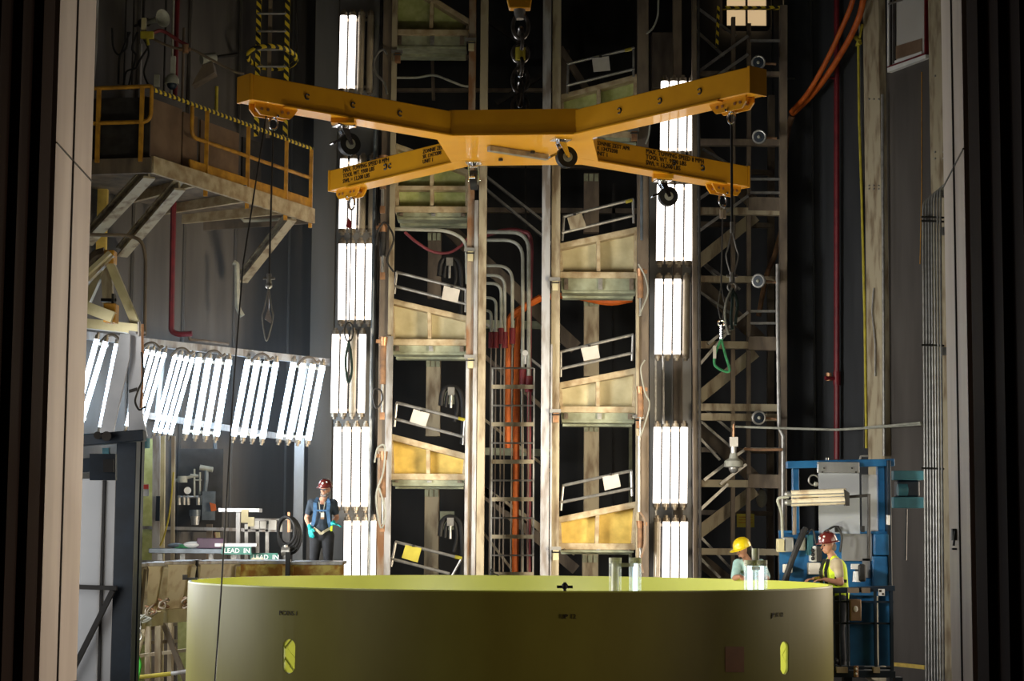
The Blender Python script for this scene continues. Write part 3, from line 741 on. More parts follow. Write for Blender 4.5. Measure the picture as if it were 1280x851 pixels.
pillar('dark steel backing post behind the right lamp column', [('column', 842, 853, .3, .15, TAN2, 0, 12), ('conduit_strip', 818, 821, .3, .05, SILV, 0, zof(818, 445, 28))], 28)
one('wall_plate_column', vbox(388, 417, 30.4, 0, 12, .15), WALLG, 'wide grey sheet metal column behind the navy-shirted worker and left lamps', 'column')
one('corner_post', vbox(371, 383, 29.6, 0, zof(376, 548, 29.6), .12), ALU, 'bright vertical metal post at the left of the navy-shirted worker', 'post')
pillar('wide dark panel column behind the left lamp column', [('column', 419, 470, .5, .2, WALLG, 0, 12), ('seam_strip', 470, 473, .45, .1, DARK, 0, 12)], 28)
one('wall_plate_column', vbox(812, 864, 28.75, 0, zof(840, 195, 28.75), .1), WALLG, 'wide grey sheet column behind the right lamp column', 'column')
# rear posts seen between the platforms
def rear_post(x0, x1, ytop, ybot, label, Y=29.5):
    t = T('rear_post', label, 'post', 'rear posts behind the platforms')
    a = P(x0, ytop, Y); b = P(x1, ytop, Y); zb = max(0, zof(x0, ybot, Y))
    t.part('column', MB().bb(a.x, b.x, Y, Y+.2, zb, a.z), TAN2 if ytop < 300 else TAN, bevel=.006)
    m = MB(); w_ = b.x-a.x
    for k in (0, 1, 2): m.bb(a.x+w_*(k*.34), a.x+w_*(k*.34+.26), Y-.03, Y, a.z-.13, a.z-.02)
    t.part('bolt_pads', m, FLANGE)
rear_post(535, 552, 290, 372, 'brown rear post in the left bay under the mint green panel')
rear_post(533, 551, 448, 545, 'rear post in the left bay under the middle cream platform')
rear_post(531, 549, 610, 900, 'rear post in the left bay under the yellow platform')
rear_post(730, 749, 216, 290, 'brown rear post in the right bay under the yellow spreader')
rear_post(730, 749, 372, 470, 'rear post in the right bay under the uppermost whole platform')
rear_post(730, 749, 529, 640, 'rear post in the right bay under the middle platform')
rear_post(728, 748, 692, 900, 'rear post in the right bay under the lowest platform')

def platform(label, tl, tr, bl, br, flange_y, m_panel, m_bar, thick=9, two_rows=False, Y=27.3, g='canted fold-down platforms'):
    """front seen panel box: tl,tr top corners; bl,br bottom corners"""
    t = T('canted_platform', label, 'platform', g)
    pts = [P(*tl, Y), P(*tr, Y), P(*br, Y), P(*bl, Y)]
    t.part('back_panel', MB().prism([p + V((0, .22, 0)) for p in pts], (0, .04, 0)), m_panel)
    wb = S(thick, Y)
    top = MB(); a, b = pts[0], pts[1]
    top.prism([a, b, b - V((0, 0, wb)), a - V((0, 0, wb))], (0, .5, 0)); t.part('top_plate', top, m_bar, bevel=.008)
    for a, b, nm in ((pts[0], pts[3], 'side_plate'), (pts[1], pts[2], 'side_plate')):
        s_ = 1 if nm and a is pts[0] else -1
        m = MB(); ww = S(4.5, Y)*s_
        m.prism([a - V((0, 0, wb*.9)), a + V((ww, 0, -wb*.9)), b + V((ww, 0, 0)), b], (0, .24, 0)); t.part(nm, m, m_bar, bevel=.005)
    mid_t = (pts[0]+pts[1])/2; mid_b = (pts[3]+pts[2])/2
    t.part('stiffener', MB().prism([mid_t + V((-S(2.4, Y), .02, -wb*.9)), mid_t + V((S(2.4, Y), .02, -wb*.9)), mid_b + V((S(2.4, Y), .02, 0)), mid_b + V((-S(2.4, Y), .02, 0))], (0, .2, 0)), m_bar, bevel=.005)
    if two_rows:
        zz = (pts[1].z*.55 + pts[2].z*.45)
        t.part('cross_bar', MB().bb(pts[0].x+.03, pts[1].x-.03, Y+.01, Y+.2, zz-.03, zz+.03), m_bar)
    # bottom flange beam: sill, web, lower lip, with angle cleats
    zs = pts[3].z; ze = zof(bl[0], flange_y, Y); h = zs-ze
    xl, xr = pts[3].x, pts[2].x
    t.part('sill', MB().bb(xl, xr, Y-.03, Y+.3, zs-.04, zs+.05), m_bar, bevel=.006)
    t.part('web', MB().bb(xl+.02, xr-.02, Y+.02, Y+.06, ze+.03, zs-.04), FLANGE)
    t.part('lower_lip', MB().bb(xl+.03, xr-.02, Y-.0, Y+.35, ze, ze+.035), FLANGE, bevel=.004)
    for fx in (.08, .52, .92):
        x = xl*(1-fx)+xr*fx; m = MB()
        m.bb(x-.03, x+.03, Y-.03, Y+.02, ze+.05, zs-.05).cyl((x, Y-.045, (ze+zs)/2), (x, Y-.02, (ze+zs)/2), .014, n=6)
        t.part('cleat', m, TAN2 if fx != .52 else SILV)
    t.part('cable_tray', MB().bb(xl+.05, xr-.04, Y+.36, Y+.6, ze-.03, ze+.03), FLANGE)
    return t
platform('mint-tinted canted platform at the very top of the left bay', (492, -35), (588, 24), (492, 41), (585, 41), 60, MINT, CRS, 8)
platform('mint green canted platform with four panes in the left bay behind the spreader arm', (493, 178), (586, 212), (494, 262), (586, 263), 274, MINT, CRS, 7, True)
platform('cream canted platform halfway up the left bay', (487, 372), (586, 395), (489, 428), (585, 429), 443, CREAM, CRS, 7)
platform('yellow-stained and bounce-tinted canted platform low in the left bay', (486, 541), (584, 567), (488, 596), (582, 597), 607, YELP, CRS, 8)
platform('pale green platform just behind the spreader hub in the right bay', (700, 118), (797, 92), (702, 168), (797, 168), 180, MINT, CRS, 7)
platform('uppermost whole canted platform of the right bay', (698, 304), (798, 283), (700, 344), (797, 344), 366, CREAM, CRS, 8)
platform('cream canted platform in the middle of the right bay', (698, 478), (797, 459), (700, 512), (795, 512), 528, CREAM, CRS, 8)
platform('ochre canted platform at the bottom of the right bay', (697, 646), (797, 626), (698, 683), (794, 683), 690, YELP, CRS, 8)
# under-platform beams
def hand(label, a, b, c, d, sign=None, Y=27.2, tip=None):
    t = T('handrail', label, 'handrail', 'sloping handrails beside the platforms')
    for (x1, y1), (x2, y2) in ((a, b), (c, d)):
        t.part('rail', MB().cyl(P(x1, y1, Y), P(x2, y2, Y), .022, n=8), SILV)
    hi = b if b[0] > a[0] else a
    p1 = P(a[0]+1, a[1], Y); p2 = P(c[0]+1, c[1]+10, Y); t.part('post', MB().cyl(p1, p2, .018, n=8), SILV)
    p1 = P(b[0]-1, b[1], Y); p2 = P(d[0]-1, d[1]+10, Y); t.part('post', MB().cyl(p1, p2, .018, n=8), SILV)
    if tip:
        q = P(*tip, Y); dd = (P(*b, Y)-P(*a, Y)).normalized(); t.part('yellow_tip', MB().cyl(q-dd*.06, q+dd*.04, .026, n=8), YCAB, label='yellow painted rail tip')
    if sign:
        (x0, y0), (x1, y1), (x2, y2), (x3, y3) = sign[0]
        pl = T('paper_placard', sign[1], 'sign')
        q = [P(x0, y0, Y-.05), P(x1, y1, Y-.05), P(x2, y2, Y-.05), P(x3, y3, Y-.05)]
        pl.part('sheet', MB().prism(q, (0, .008, 0)), YPAPER if sign[2] == 'y' else TAN if sign[2] == 'b' else PAPER)
        ln = MB()
        for k in (.3, .45, .6):
            a_ = q[0]*(1-k)+q[3]*k; b_ = q[1]*(1-k)+q[2]*k
            ln.beam(a_*.85+b_*.15+V((0, -.004, 0)), a_*.2+b_*.8+V((0, -.004, 0)), .004, .006, up=V((0, 0, 1)))
        pl.part('clip', MB().box((q[0]+q[1])/2 + V((0, -.01, .01)), (.04, .03, .03)), DARK)
hand('handrail between mint green and cream platforms in the left bay', (495, 340), (583, 362), (492, 357), (583, 380), (((555, 357), (575, 362), (572, 378), (552, 374)), 'grey paper sign on the left bay handrail above the cream platform', ''), )
hand('handrail between cream and yellow platforms in the left bay', (495, 503), (582, 525), (492, 523), (580, 546), (((517, 511), (537, 517), (532, 533), (512, 527)), 'white paper sign on the left bay handrail above the yellow platform', ''), tip=(578, 524))
hand('lowest handrail of the left bay, just above the ring rim', (494, 677), (578, 698), (488, 698), (562, 717), (((507, 681), (527, 685), (522, 703), (502, 697)), 'yellowish paper sign on the lowest left bay handrail', 'y'), tip=(574, 697))
hand('highest handrail of the right bay above the spreader arm', (709, 80), (793, 60), (708, 107), (793, 86), (((740, 73), (761, 70), (763, 88), (742, 90)), 'white paper sign on the handrail above the near right spreader arm', ''), tip=(786, 62))
hand('handrail below the far right spreader arm in the right bay', (704, 271), (792, 249), (702, 291), (793, 269), (((709, 272), (727, 266), (733, 283), (713, 287)), 'brownish paper sign on the handrail below the far right spreader arm', 'b'), tip=(787, 251))
hand('handrail between the two upper platforms of the right bay', (700, 440), (792, 418), (700, 461), (791, 441), (((726, 435), (747, 431), (750, 447), (730, 451)), 'white paper sign on the handrail above the middle right platform', ''))
hand('handrail above the lowest platform of the right bay', (703, 607), (790, 588), (700, 628), (791, 610), (((753, 596), (773, 592), (776, 608), (756, 613)), 'white paper sign on the handrail above the lowest right platform', ''))

# pulley counterweights and fittings on the pillars
for x, y, Y, lab in ((497, 70, 26.9, 'rusty clevis hanging beside the uppermost left platform'), (589, 55, 26.9, 'dark red and cream latch right of the uppermost left platform'), (588, 318, 26.9, 'pale wooden block on the pillar below mint green platform'), (588, 452, 26.9, 'tan latch block right of the cream left platform'),
                     (694, 355, 26.9, 'latch block at the left foot of the uppermost right platform'), (695, 520, 26.9, 'copper latch left of the middle right platform'), (695, 692, 26.9, 'tan latch left of the ochre right platform'), (799, 527, 26.9, 'copper latch right of the middle right platform'), (793, 168, 26.9, 'lit copper fitting beside the platform behind the spreader hub')):
    t = T('latch', lab, 'latch'); p = P(x, y, Y)
    t.part('body', MB().bb(p.x-.04, p.x+.04, Y, Y+.08, p.z-.09, p.z+.05), BRASS if 'copper' in lab or 'rusty' in lab else CREAM, bevel=.006)
    t.part('bracket', MB().bb(p.x-.09, p.x+.07, Y+.02, Y+.06, p.z+.05, p.z+.10), SILV)
    t.part('pin', MB().cyl((p.x-.06, Y+.0, p.z+.02), (p.x+.06, Y+.0, p.z+.02), .012, n=6), DARK)

# actuator cylinders on the left pillar
for y0, y1, lab in ((205, 262, 'upper'), (290, 345, 'second'), (432, 520, 'third'), (575, 660, 'lowest')):
    t = T('actuator', {'upper': 'brown actuator cylinder left of the mint green platform', 'second': 'thin dark actuator with brass end above the cream platform', 'third': 'rusty actuator cylinder under the cream platform', 'lowest': 'copper-headed actuator cylinder left of the yellow platform'}[lab], 'actuator')
    a = P(479, y0, 26.8); b = P(479, y1, 26.8); b.x = a.x
    m_ = a*.45+b*.55
    t.part('barrel', MB().cyl(a, m_, .045), RUST if lab != 'second' else DARK); t.part('rod', MB().cyl(m_, b, .02), SILV)
    t.part('head', MB().cyl(a+V((0, 0, .12)), a, .065, .05).box(a+V((-.05, 0, .06)), (.10, .08, .05)), BRASS)
    t.part('clevis', MB().box(b, (.07, .06, .1)), BRASS)
for y0, y1, lab in ((345, 395, 'small copper actuator right of the uppermost right platform'), (492, 545, 'copper-headed actuator right of the middle right platform'), (660, 705, 'rusty actuator right of the ochre platform')):
    t = T('actuator', lab, 'actuator'); a = P(800.5, y0, 26.8); b = P(800.5, y1, 26.8); b.x = a.x; m_ = a*.45+b*.55
    t.part('barrel', MB().cyl(a, m_, .045), RUST); t.part('rod', MB().cyl(m_, b, .018), SILV)
    t.part('head', MB().cyl(a+V((0, 0, .1)), a, .06, .045).box(a+V((.05, 0, .06)), (.09, .07, .05)), BRASS)
# thin hoses and conduits on pillars
def hose(label, pts, r, Y, m, fil=.0, sm=False, name='hose', cat='hose', group=None):
    q = [P(p[0], p[1], p[2] if len(p) > 2 else Y) for p in pts]
    if fil: q = fillet(q, fil)
    if sm: q = smooth(q, 5)
    return one(name, MB().tube(q, r, 7), m, label, cat, group)
hose('grey conduit loop beside the topmost left lamp bank', [(484, 68), (479, 62), (471, 68), (467, 80), (470, 92), (480, 103), (484, 118)], .018, 26.9, SILV, sm=True)
hose('dark cable loop by the actuator above the cream platform', [(470, 306), (472, 290), (480, 278), (487, 285), (492, 300), (484, 325), (492, 340)], .014, 26.7, DARK, sm=True)
hose('black cable coil on the left pillar above the yellow platform', [(466, 495), (468, 486), (476, 488), (478, 500), (470, 510), (466, 497)], .012, 26.7, DARK, sm=True)
hose('pale hose looping at the foot of the left pillar', [(468, 578), (472, 560), (481, 558), (479, 590), (470, 620), (476, 660), (482, 640), (474, 610)], .013, 26.7, HORNG, sm=True)
hose('tan hose beside the lowest right actuator', [(800, 640), (806, 652), (806, 680), (801, 700), (804, 716)], .016, 26.7, RUSTCOL, sm=True)
hose('grey hose curving from the copper latch beside the uppermost right platform', [(798, 330), (806, 345), (810, 365), (803, 385), (799, 395)], .011, 26.7, HORNG, sm=True)
hose('grey hose right of the middle right platform', [(806, 450), (801, 462), (806, 490), (812, 505), (806, 530), (800, 547)], .011, 26.7, HORNG, sm=True)
hose('pale hose hanging beside the spreader hub right of the bay', [(806, 135), (812, 150), (811, 168), (807, 180)], .011, 26.7, HORNG, sm=True)
hose('long thin grey hose at top above the right bay', [(823, 0), (822, 20), (816, 35), (808, 42)], .014, 26.7, HORNG, sm=True)
for x, y0, y1, m, lab in ((465, 410, 720, SILV, 'thin silver conduit left of the left bay pillar'), (469.5, 120, 720, TABLETOP, 'thin grey-blue conduit left of the left bay pillar'), (802, 190, 300, TABLETOP, 'thin blue-grey conduit above the uppermost right platform'), (799, 545, 640, SILV, 'silver conduit right of the middle right handrail'), (829, 445, 530, SILV, 'grey conduit crossing the gap in the right lamp column')):
    p0 = P(x, y0, 26.95 if x < 820 else 27.9); z1 = zof(x, y1, p0.y)
    one('conduit', MB().cyl(p0, V((p0.x, p0.y, max(z1, 0))), .022, n=8), m, lab, 'conduit')
# red hose in the left bay and green pipe above it
hose('pinkish red hose sagging below the mint green platform', [(506, 290), (520, 302), (540, 314), (560, 316), (575, 308), (586, 297), (600, 294)], .022, 27.6, REDH, sm=True)
hose('pale conduit bending down behind the tan and white pillar', [(488, 286), (560, 288), (583, 300), (584, 355)], .026, 27.1, HORNG, fil=.45, name='conduit', cat='conduit')
# camera dome in left bay, junction with hoses (black breathing hoses)
for cx0, cy0, lab in ((564, 497, 'black hose bundle hanging in the left bay above the yellow platform'), (563, 660, 'black hose loop hanging in the left bay above the ring rim'), (562, 335, 'dark hose bundle in the left bay under the sagging red hose')):
    t = T('hose_bundle', lab, 'hose')
    Y = 28.6
    q = smooth([P(cx0-13, cy0+10, Y), P(cx0-10, cy0-8, Y), P(cx0, cy0-14, Y), P(cx0+12, cy0-6, Y), P(cx0+15, cy0+25, Y), P(cx0+14, cy0+58, Y)], 5)
    t.part('outer_hose', MB().tube(q, .04, 8), BLACK)
    q = smooth([P(cx0-7, cy0+12, Y), P(cx0-4, cy0-5, Y), P(cx0+4, cy0-8, Y), P(cx0+8, cy0+10, Y), P(cx0+4, cy0+30, Y)], 5)
    t.part('inner_hose', MB().tube(q, .03, 8), BLACK)
    p = P(cx0, cy0-8, Y-.05); t.part('bracket', MB().box(p, (.1, .05, .12)).cyl(p-V((0, 0, .05)), p-V((0, 0, .25)), .02, n=8), SILV)
one('notice_plate', MB().prism([P(550, 639, 29.4), P(568, 639, 29.4), P(568, 662, 29.4), P(550, 662, 29.4)], (0, .02, 0)), FLANGE, 'plain sage plate behind the black hose loop in the left bay', 'plate')
one('notice_plate', MB().prism([P(552, 487, 29.4), P(568, 487, 29.4), P(568, 505, 29.4), P(552, 505, 29.4)], (0, .02, 0)), FLANGE, 'plain sage plate behind the hose bundle above the yellow platform', 'plate')

# the ladder between the two tall pillars
YLd = 28.0
t = T('ladder', 'slim steel rung ladder standing between the two tall pale pillars', 'ladder')
for x in (614.5, 667): t.part('rail', vbox(x-1, x+1, YLd, 0, zof(x, 460, YLd), .04, 600), SILV)
y = 460; k = 0
while y < 740:
    a = P(614.5, y, YLd); b = P(667, y, YLd)
    if k % 2 == 0: t.part('rung', MB().cyl(a, b, .014, n=6), SILV)
    else: t.part('bar', MB().beam(P(607, y, YLd)+V((0, .03, 0)) if False else a, b, .05, S(5, YLd)), TAN)
    y += 23.4; k += 1
# nested bent conduits
cg = 'bent conduits with red fittings above the ladder'
for i, (yt, x, yb, r) in enumerate(((290, 661, 480, .030), (300, 653.5, 470, .026), (332, 640.5, 420, .024), (344, 631, 425, .024), (354, 626.5, 420, .024), (372, 620, 425, .022), (388, 614, 425, .022))):
    Y = 28.6
    t = T('bent_conduit', ['outermost tall conduit bending over above the ladder', 'second tall conduit bending over above the ladder', 'third bent conduit in from the outside above the ladder', 'fourth bent conduit in from the outside above the ladder', 'fifth bent conduit in from the outside above the ladder', 'sixth bent conduit, inner but one, above the ladder', 'innermost and shortest bent conduit above the ladder'][i], 'conduit', cg)
    t.part('pipe', MB().tube(fillet([P(600, yt, Y), P(x, yt, Y), P(x, yb, Y)], S(24 if i < 3 else 16, Y)), r, 8), HORNG)
    p = P(x, yb, Y); t.part('fitting', MB().cyl(p+V((0, 0, .12)), p-V((0, 0, .12)), r*1.9, n=10), REDF, label='red fitting')
    t.part('lead', MB().cyl(p-V((0, 0, .1)), V((p.x, Y, .2)), .012, n=6), TAN2)
hose('pinkish red pipe running down beside the ladder', [(600, 296), (630, 288), (652, 289), (664, 305), (662, 400), (661, 720)], .034, 28.9, REDH, sm=True)
hose('orange hose rising behind the ladder, left of the pair', [(676, 372), (655, 384), (640, 395), (636.5, 412), (636, 470), (635.5, 560)], .055, 28.9, ORHOSE, sm=True)
hose('orange hose rising behind the ladder, right of the pair', [(790, 374), (760, 378), (715, 370), (680, 372), (660, 382), (648, 400), (646, 470), (645, 600), (644, 720)], .05, 29.2, ORHOSE, sm=True)
hose('thin grey pipe behind the ladder between the hoses', [(653, 470), (653, 720)], .02, 28.9, HORNG, name='conduit', cat='conduit')
one('pressure_gauge', MB().cyl(P(656.5, 441, 28.4), P(656.5, 441, 28.46), S(3.6, 28.4), n=16).cyl(P(656.5, 445, 28.45), P(656.5, 455, 28.45), .02, n=6), WHITE, 'small round white gauge above the ladder', 'gauge')

# the rear stair seen between the pillars
t = T('rear_stair', 'dark diagonal stair flights climbing behind the ladder and bays', 'stairs')
for x1, y1, x2, y2, w_, m, nm in ((560, 285, 720, 435, 17, TAN2, 'stringer'), (575, 590, 720, 712, 13, TAN2, 'stringer'), (585, 600, 720, 690, 10, TAN, 'stringer'), (590, 207, 690, 285, 3, SILV, 'handrail'), (590, 222, 690, 305, 3, SILV, 'handrail'), (595, 395, 690, 470, 3, SILV, 'handrail'), (600, 440, 690, 520, 5, TAN2, 'handrail'), (600, 520, 690, 590, 3, TAN, 'handrail'), (600, 660, 640, 712, 3, TAN, 'handrail'), (700, 60, 745, 130, 8, TAN2, 'stringer'), (620, 130, 700, 80, 6, DARK, 'stringer'), (600, 20, 660, 60, 5, DARK, 'stringer')):
    t.part(nm, pbar(x1, y1, x2, y2, w_, 31.0, .12), m)
t = T('rear_steelwork', 'dark rear steel frame crossing behind the bays and the ladder', 'steelwork')
for x1, y1, x2, y2, w_, m, nm in ((480, 262, 800, 264, 6, TAN2, 'crossbeam'), (600, 205, 800, 209, 7, TAN2, 'crossbeam'), (480, 113, 690, 113, 4, TAN2, 'crossbeam'), (600, 405, 690, 407, 10, FLANGE, 'crossbeam'), (600, 564, 690, 566, 9, FLANGE, 'crossbeam'), (480, 72, 590, 72, 5, TAN2, 'crossbeam'), (540, 62, 542, 125, 4, TAN2, 'post'), (657, 200, 657, 290, 2, DARK, 'post'), (767, 230, 767, 720, 4, DARK, 'post'), (752, 70, 752, 160, 4, DARK, 'post'), (788, 520, 788, 720, 4, FLANGE, 'post')):
    t.part(nm, pbar(x1, y1, x2, y2, w_, 31.6, .1), m)
hose('pair of pale cables draped under the uppermost left platform', [(490, 97), (520, 97), (542, 94), (560, 100), (578, 107), (590, 108)], .018, 28, HORNG, sm=True)
one('electrical_cabinet', vbox(815, 850, 31, zof(830, 110, 31), zof(830, 40, 31), .3, 80), TAN2, 'dull brown cabinet high behind the right lamp column', 'cabinet', bevel=.01)
one('electrical_cabinet', vbox(696, 712, 31, zof(700, 130, 31), zof(700, 62, 31), .3, 80), TAN2, 'narrow dark cabinet behind the highest right handrail', 'cabinet', bevel=.01)

# ------------------------------------------------------------------ right stair tower
YT = 28.6
t = T('stair_tower', 'dark tan steel stair tower on the right with flights, landings and handrails', 'stair tower')
def tp(nm, x1, y1, x2, y2, w_, m=TAN, dY=0, d=.1, par=None): return t.part(nm, pbar(x1, y1, x2, y2, w_, YT+dY, d), m)
tp('post', 979, 8, 978, 900, 9, TAN2, -.05, .15)
for x, m in ((915.5, TAN2), (935, TAN2)):
    tp('post', x+1, 30 if x > 920 else 22, x, 900, 5, m, .05)
tp('post', 964, 120, 962, 900, 8, TAN2, 1.6, .15)
for y in (30,): tp('hazard_rail', 903, y-20, 977, y-20, 3, HAZARD, 0)
for y, h in ((92, 5), (178, 8), (264, 9), (349, 8), (431, 9), (509, 9), (521, 9), (604, 9), (689, 8)):
    tp('crossbeam', 868, y, 976, y+1, h, TAN if y > 250 else TAN2, 0, .12)
for y in (254, 428, 600): tp('landing_edge', 935, y+1, 976, y+2, 17, TAN2, -.02, .12)
for y, yb in ((270, 330), (440, 500), (612, 668)):
    tp('stringer', 870, yb, 944, y, 15, TAN, .3, .06)
for yb, y in ((100, 30), (212, 130), (288, 195), (480, 390), (650, 560)):
    pass
for x1, y1, x2, y2 in ((872, 250, 935, 207), (872, 290, 935, 245), (870, 92, 935, 45), (882, 105, 935, 68), (875, 455, 912, 412), (885, 430, 935, 390), (880, 600, 933, 560), (900, 605, 933, 580), (872, 640, 910, 605)):
    tp('handrail', x1, y1, x2, y2, 3.5, SILV, -.1, .05)
for x1, y1, x2, y2 in ((868, 320, 925, 362), (868, 360, 925, 400), (878, 186, 928, 215), (868, 500, 915, 540), (868, 320, 900, 350), (868, 520, 915, 560), (868, 540, 900, 575), (870, 665, 925, 722), (868, 690, 900, 722), (865, 5, 920, 45), (870, 38, 905, 70)):
    tp('rear_handrail', x1, y1, x2, y2, 3, SILV, .9, .05)
for y1, y2 in ((345, 425), (525, 605), (692, 760), (175, 262)):
    tp('rear_stringer', 866, y1, 950, y2, 17, TAN2, 1.1, .06)
for y in (51, 224, 241, 389, 561, 404): tp('guard_rail', 938, y, 976, y, 3, SILV, -.05, .05)
for y in (640, 562, 214, 280): tp('rear_crossbeam', 870, y, 965, y+2, 6, TAN2, 1.5)
t.part('hazard_post', pbar(898, 8, 896, 60, 3.5, YT-.1, .05), HAZARD)
# floodlights, siren, sign and fittings on the tower
def flood(px, py, Y, tilt, label, r=.092):
    t = T('floodlight', label, 'floodlight'); c = P(px, py, Y); d = V((tilt, -1, -.15)).normalized()
    t.part('bezel', MB().torus(c, r, .018, d, 24, 8), SILV)
    t.part('housing', MB().cyl(c, c-d*.12, r, r*.75, n=20).cyl(c-d*.12, c-d*.22, r*.6, r*.3, n=16), HORNG)
    t.part('lens', MB().cyl(c+d*.005, c+d*.012, r*.88, n=20), NAVY)
    t.part('bulb', MB().sphere(c+d*.02, r*.3, 10, 6), HORNG)
    t.part('arm', MB().cyl(c-d*.12, P(px+22, py+2, Y+.1), .02, n=8), RUST)
flood(949, 171, 28.2, -.3, 'round floodlight on the stair tower behind the near right sling wire')
flood(948, 351, 28.2, -.6, 'round floodlight on the stair tower level with the uppermost right platform')
flood(948.5, 522, 28.2, .2, 'round floodlight on the stair tower above the grey pendant lamp')
flood(948, 78, 28.2, -.2, 'pale round lamp ring showing above the tip of the near right arm')
t = T('pendant_lamp', 'grey jelly-jar pendant lamp hanging in front of the stair tower', 'lamp')
Y = 28.0; p = P(917, 578, Y)
t.part('dome', MB().lathe([(.01, .14), (.05, .14), (.07, .06), (.135, .02), (.145, -.06), (.12, -.07), (.01, -.07)], p, 24), HORNG)
t.part('globe', MB().sphere(p-V((0, 0, .08)), .075, 14, 8), SILV)
t.part('neck', MB().cyl(p+V((0, 0, .13)), p+V((0, 0, .3)), .045).box(p+V((0, 0, .3)), (.12, .1, .14)), ALU)
t.part('stem', MB().cyl(p+V((0, 0, .3)), P(917, 530, Y), .018, n=8), BRASS)
hose('long thin horizontal conduit from the pendant lamp to the right wall', [(914, 533, 28.2), (975, 535, 28), (1045, 537, 27.9), (1080, 535, 27.6), (1152, 530, 26.2)], .018, 28, HORNG, name='conduit', cat='conduit')
hose('long silver conduit running down the right edge of the stair tower', [(972, 330, 28.3), (972, 400, 28.3), (974, 535, 28.3), (979, 545, 28.3), (979, 640, 28.3), (978, 720, 28.3)], .03, 28.3, SILV, name='conduit', cat='conduit')
t = T('warning_sign', 'yellow rectangular notice on the dark wall above the yellow hard hat', 'sign'); Y = 29.5
a = P(921, 642, Y); b = P(943, 659, Y); t.part('plate', MB().bb(a.x, b.x, Y, Y+.02, b.z, a.z), YPAPER)
ln = MB()
for k in (.25, .45, .65): ln.bb(a.x+.03, b.x-.03, Y-.004, Y, a.z*(1-k)+b.z*k-.008, a.z*(1-k)+b.z*k+.008)
t.part('text_lines', ln, RAILY)
t = T('speaker', 'dim grey rounded loudspeaker under the landing above the yellow notice', 'loudspeaker'); Y = 29.2; p = P(952, 623, Y)
t.part('body', MB().sphere(p, (.085, .07, .14), 14, 10), HORNG); t.part('bracket', MB().cyl(p+V((0, 0, .1)), p+V((0, .1, .22)), .02, n=6), DARK)
hose('thin conduit elbow on the wall right of the near right arm tip', [(1000, 0, 29.9), (1000, 90, 29.9), (998, 98, 29.9), (983, 98, 29.3)], .015, 29.5, HORNG, fil=.1, name='conduit', cat='conduit')
hose('rust red cable sagging behind the right edge of the stair tower', [(976, 290, 29.6), (968, 320, 29.6), (958, 345, 29.6), (948, 395, 29.6)], .04, 29.6, RUST, sm=True)
hose('brown pipe across the stair tower below the pendant lamp', [(930, 561, 28.2), (945, 562, 28.2), (978, 562, 28.2)], .022, 28.2, RUST, name='conduit', cat='conduit')
# bright warm window high behind the tower
wn = struct('window_1', MB().bb(P(906, 0, 32.9).x, P(960, 0, 32.9).x, 32.95, 33.0, zof(930, 35, 32.9), zof(930, -40, 32.9)), SKY)
fr = MB(); x0, x1 = P(906, 0, 32.9).x, P(960, 0, 32.9).x; z0, z1 = zof(930, 35, 32.9), zof(930, -40, 32.9)
for a in (x0, x1): fr.bb(a-.03, a+.03, 32.85, 33.0, z0, z1)
fr.bb(x0, x1, 32.85, 33.0, z0-.03, z0+.03).bb((x0+x1)/2-.015, (x0+x1)/2+.015, 32.85, 33.0, z0, z1)
o = struct('window_frame', fr, DARK); o.parent = wn; del o['kind']
# ------------------------------------------------------------------ upper left service platform
Y1, Y2 = 23.4, 27.1
def PLT(px, py): # point on the platform's outer edge plane
    k = (px-190)/(392-190)
    # depth along the edge so that it stays straight in space
    a = P(190, py, Y1); b = P(392, py, Y2); dx = (px-640)/F
    ax, ay, bx, by = a.x, Y1, b.x, Y2
    s = (dx*ay-ax)/((bx-ax)-dx*(by-ay)); Y = ay+(by-ay)*s
    return P(px, py, Y)
t = T('service_platform', 'cantilevered upper left service platform with yellow railings and brown screens', 'platform')
c0 = P(107, 197, Y1-.1); c1 = P(190, 197, Y1)
zt = c1.z; zb = zof(187, 216, Y1)
F1 = V((c1.x, Y1, 0)); F2 = PLT(392, 255); F2.z = 0; G1 = V((P(104, 200, 24.2).x, 24.2, 0)); G2 = V((WLX(27.9), 27.9, 0)); G1 = V((WLX(25.2)+.02, 25.2, 0)); F0 = V((P(100, 200, Y1+.2).x, Y1+.2, 0))
poly = [F0, F1, F2, G2, G1]
t.part('deck', MB().prism([V((p.x, p.y, zt-.05)) for p in poly], (0, 0, .05)), TAN2)
def edge(a, b, z0, z1, m, nm, th=.04, par=None, bev=0):
    a = V((a.x, a.y, (z0+z1)/2)); b = V((b.x, b.y, (z0+z1)/2)); return t.part(nm, MB().beam(a, b, th, z1-z0), m, bevel=bev)
edge(F1, F2, zb, zt+.02, CRS, 'fascia', .05)
edge(F0, F1, zb, zt+.0, TAN2, 'front_fascia', .05)
edge(F2, G2, zb, zt, TAN2, 'end_fascia', .05)
for k in (.25, .55, .8):
    a = F1*(1-k)+F2*k; b = G1*(1-k)+G2*k; a = V((a.x, a.y, (zb+zt)/2)); b = V((b.x, b.y, (zb+zt)/2)); t.part('joist', MB().beam(a, b, .06, zt-zb-.02), CRS)
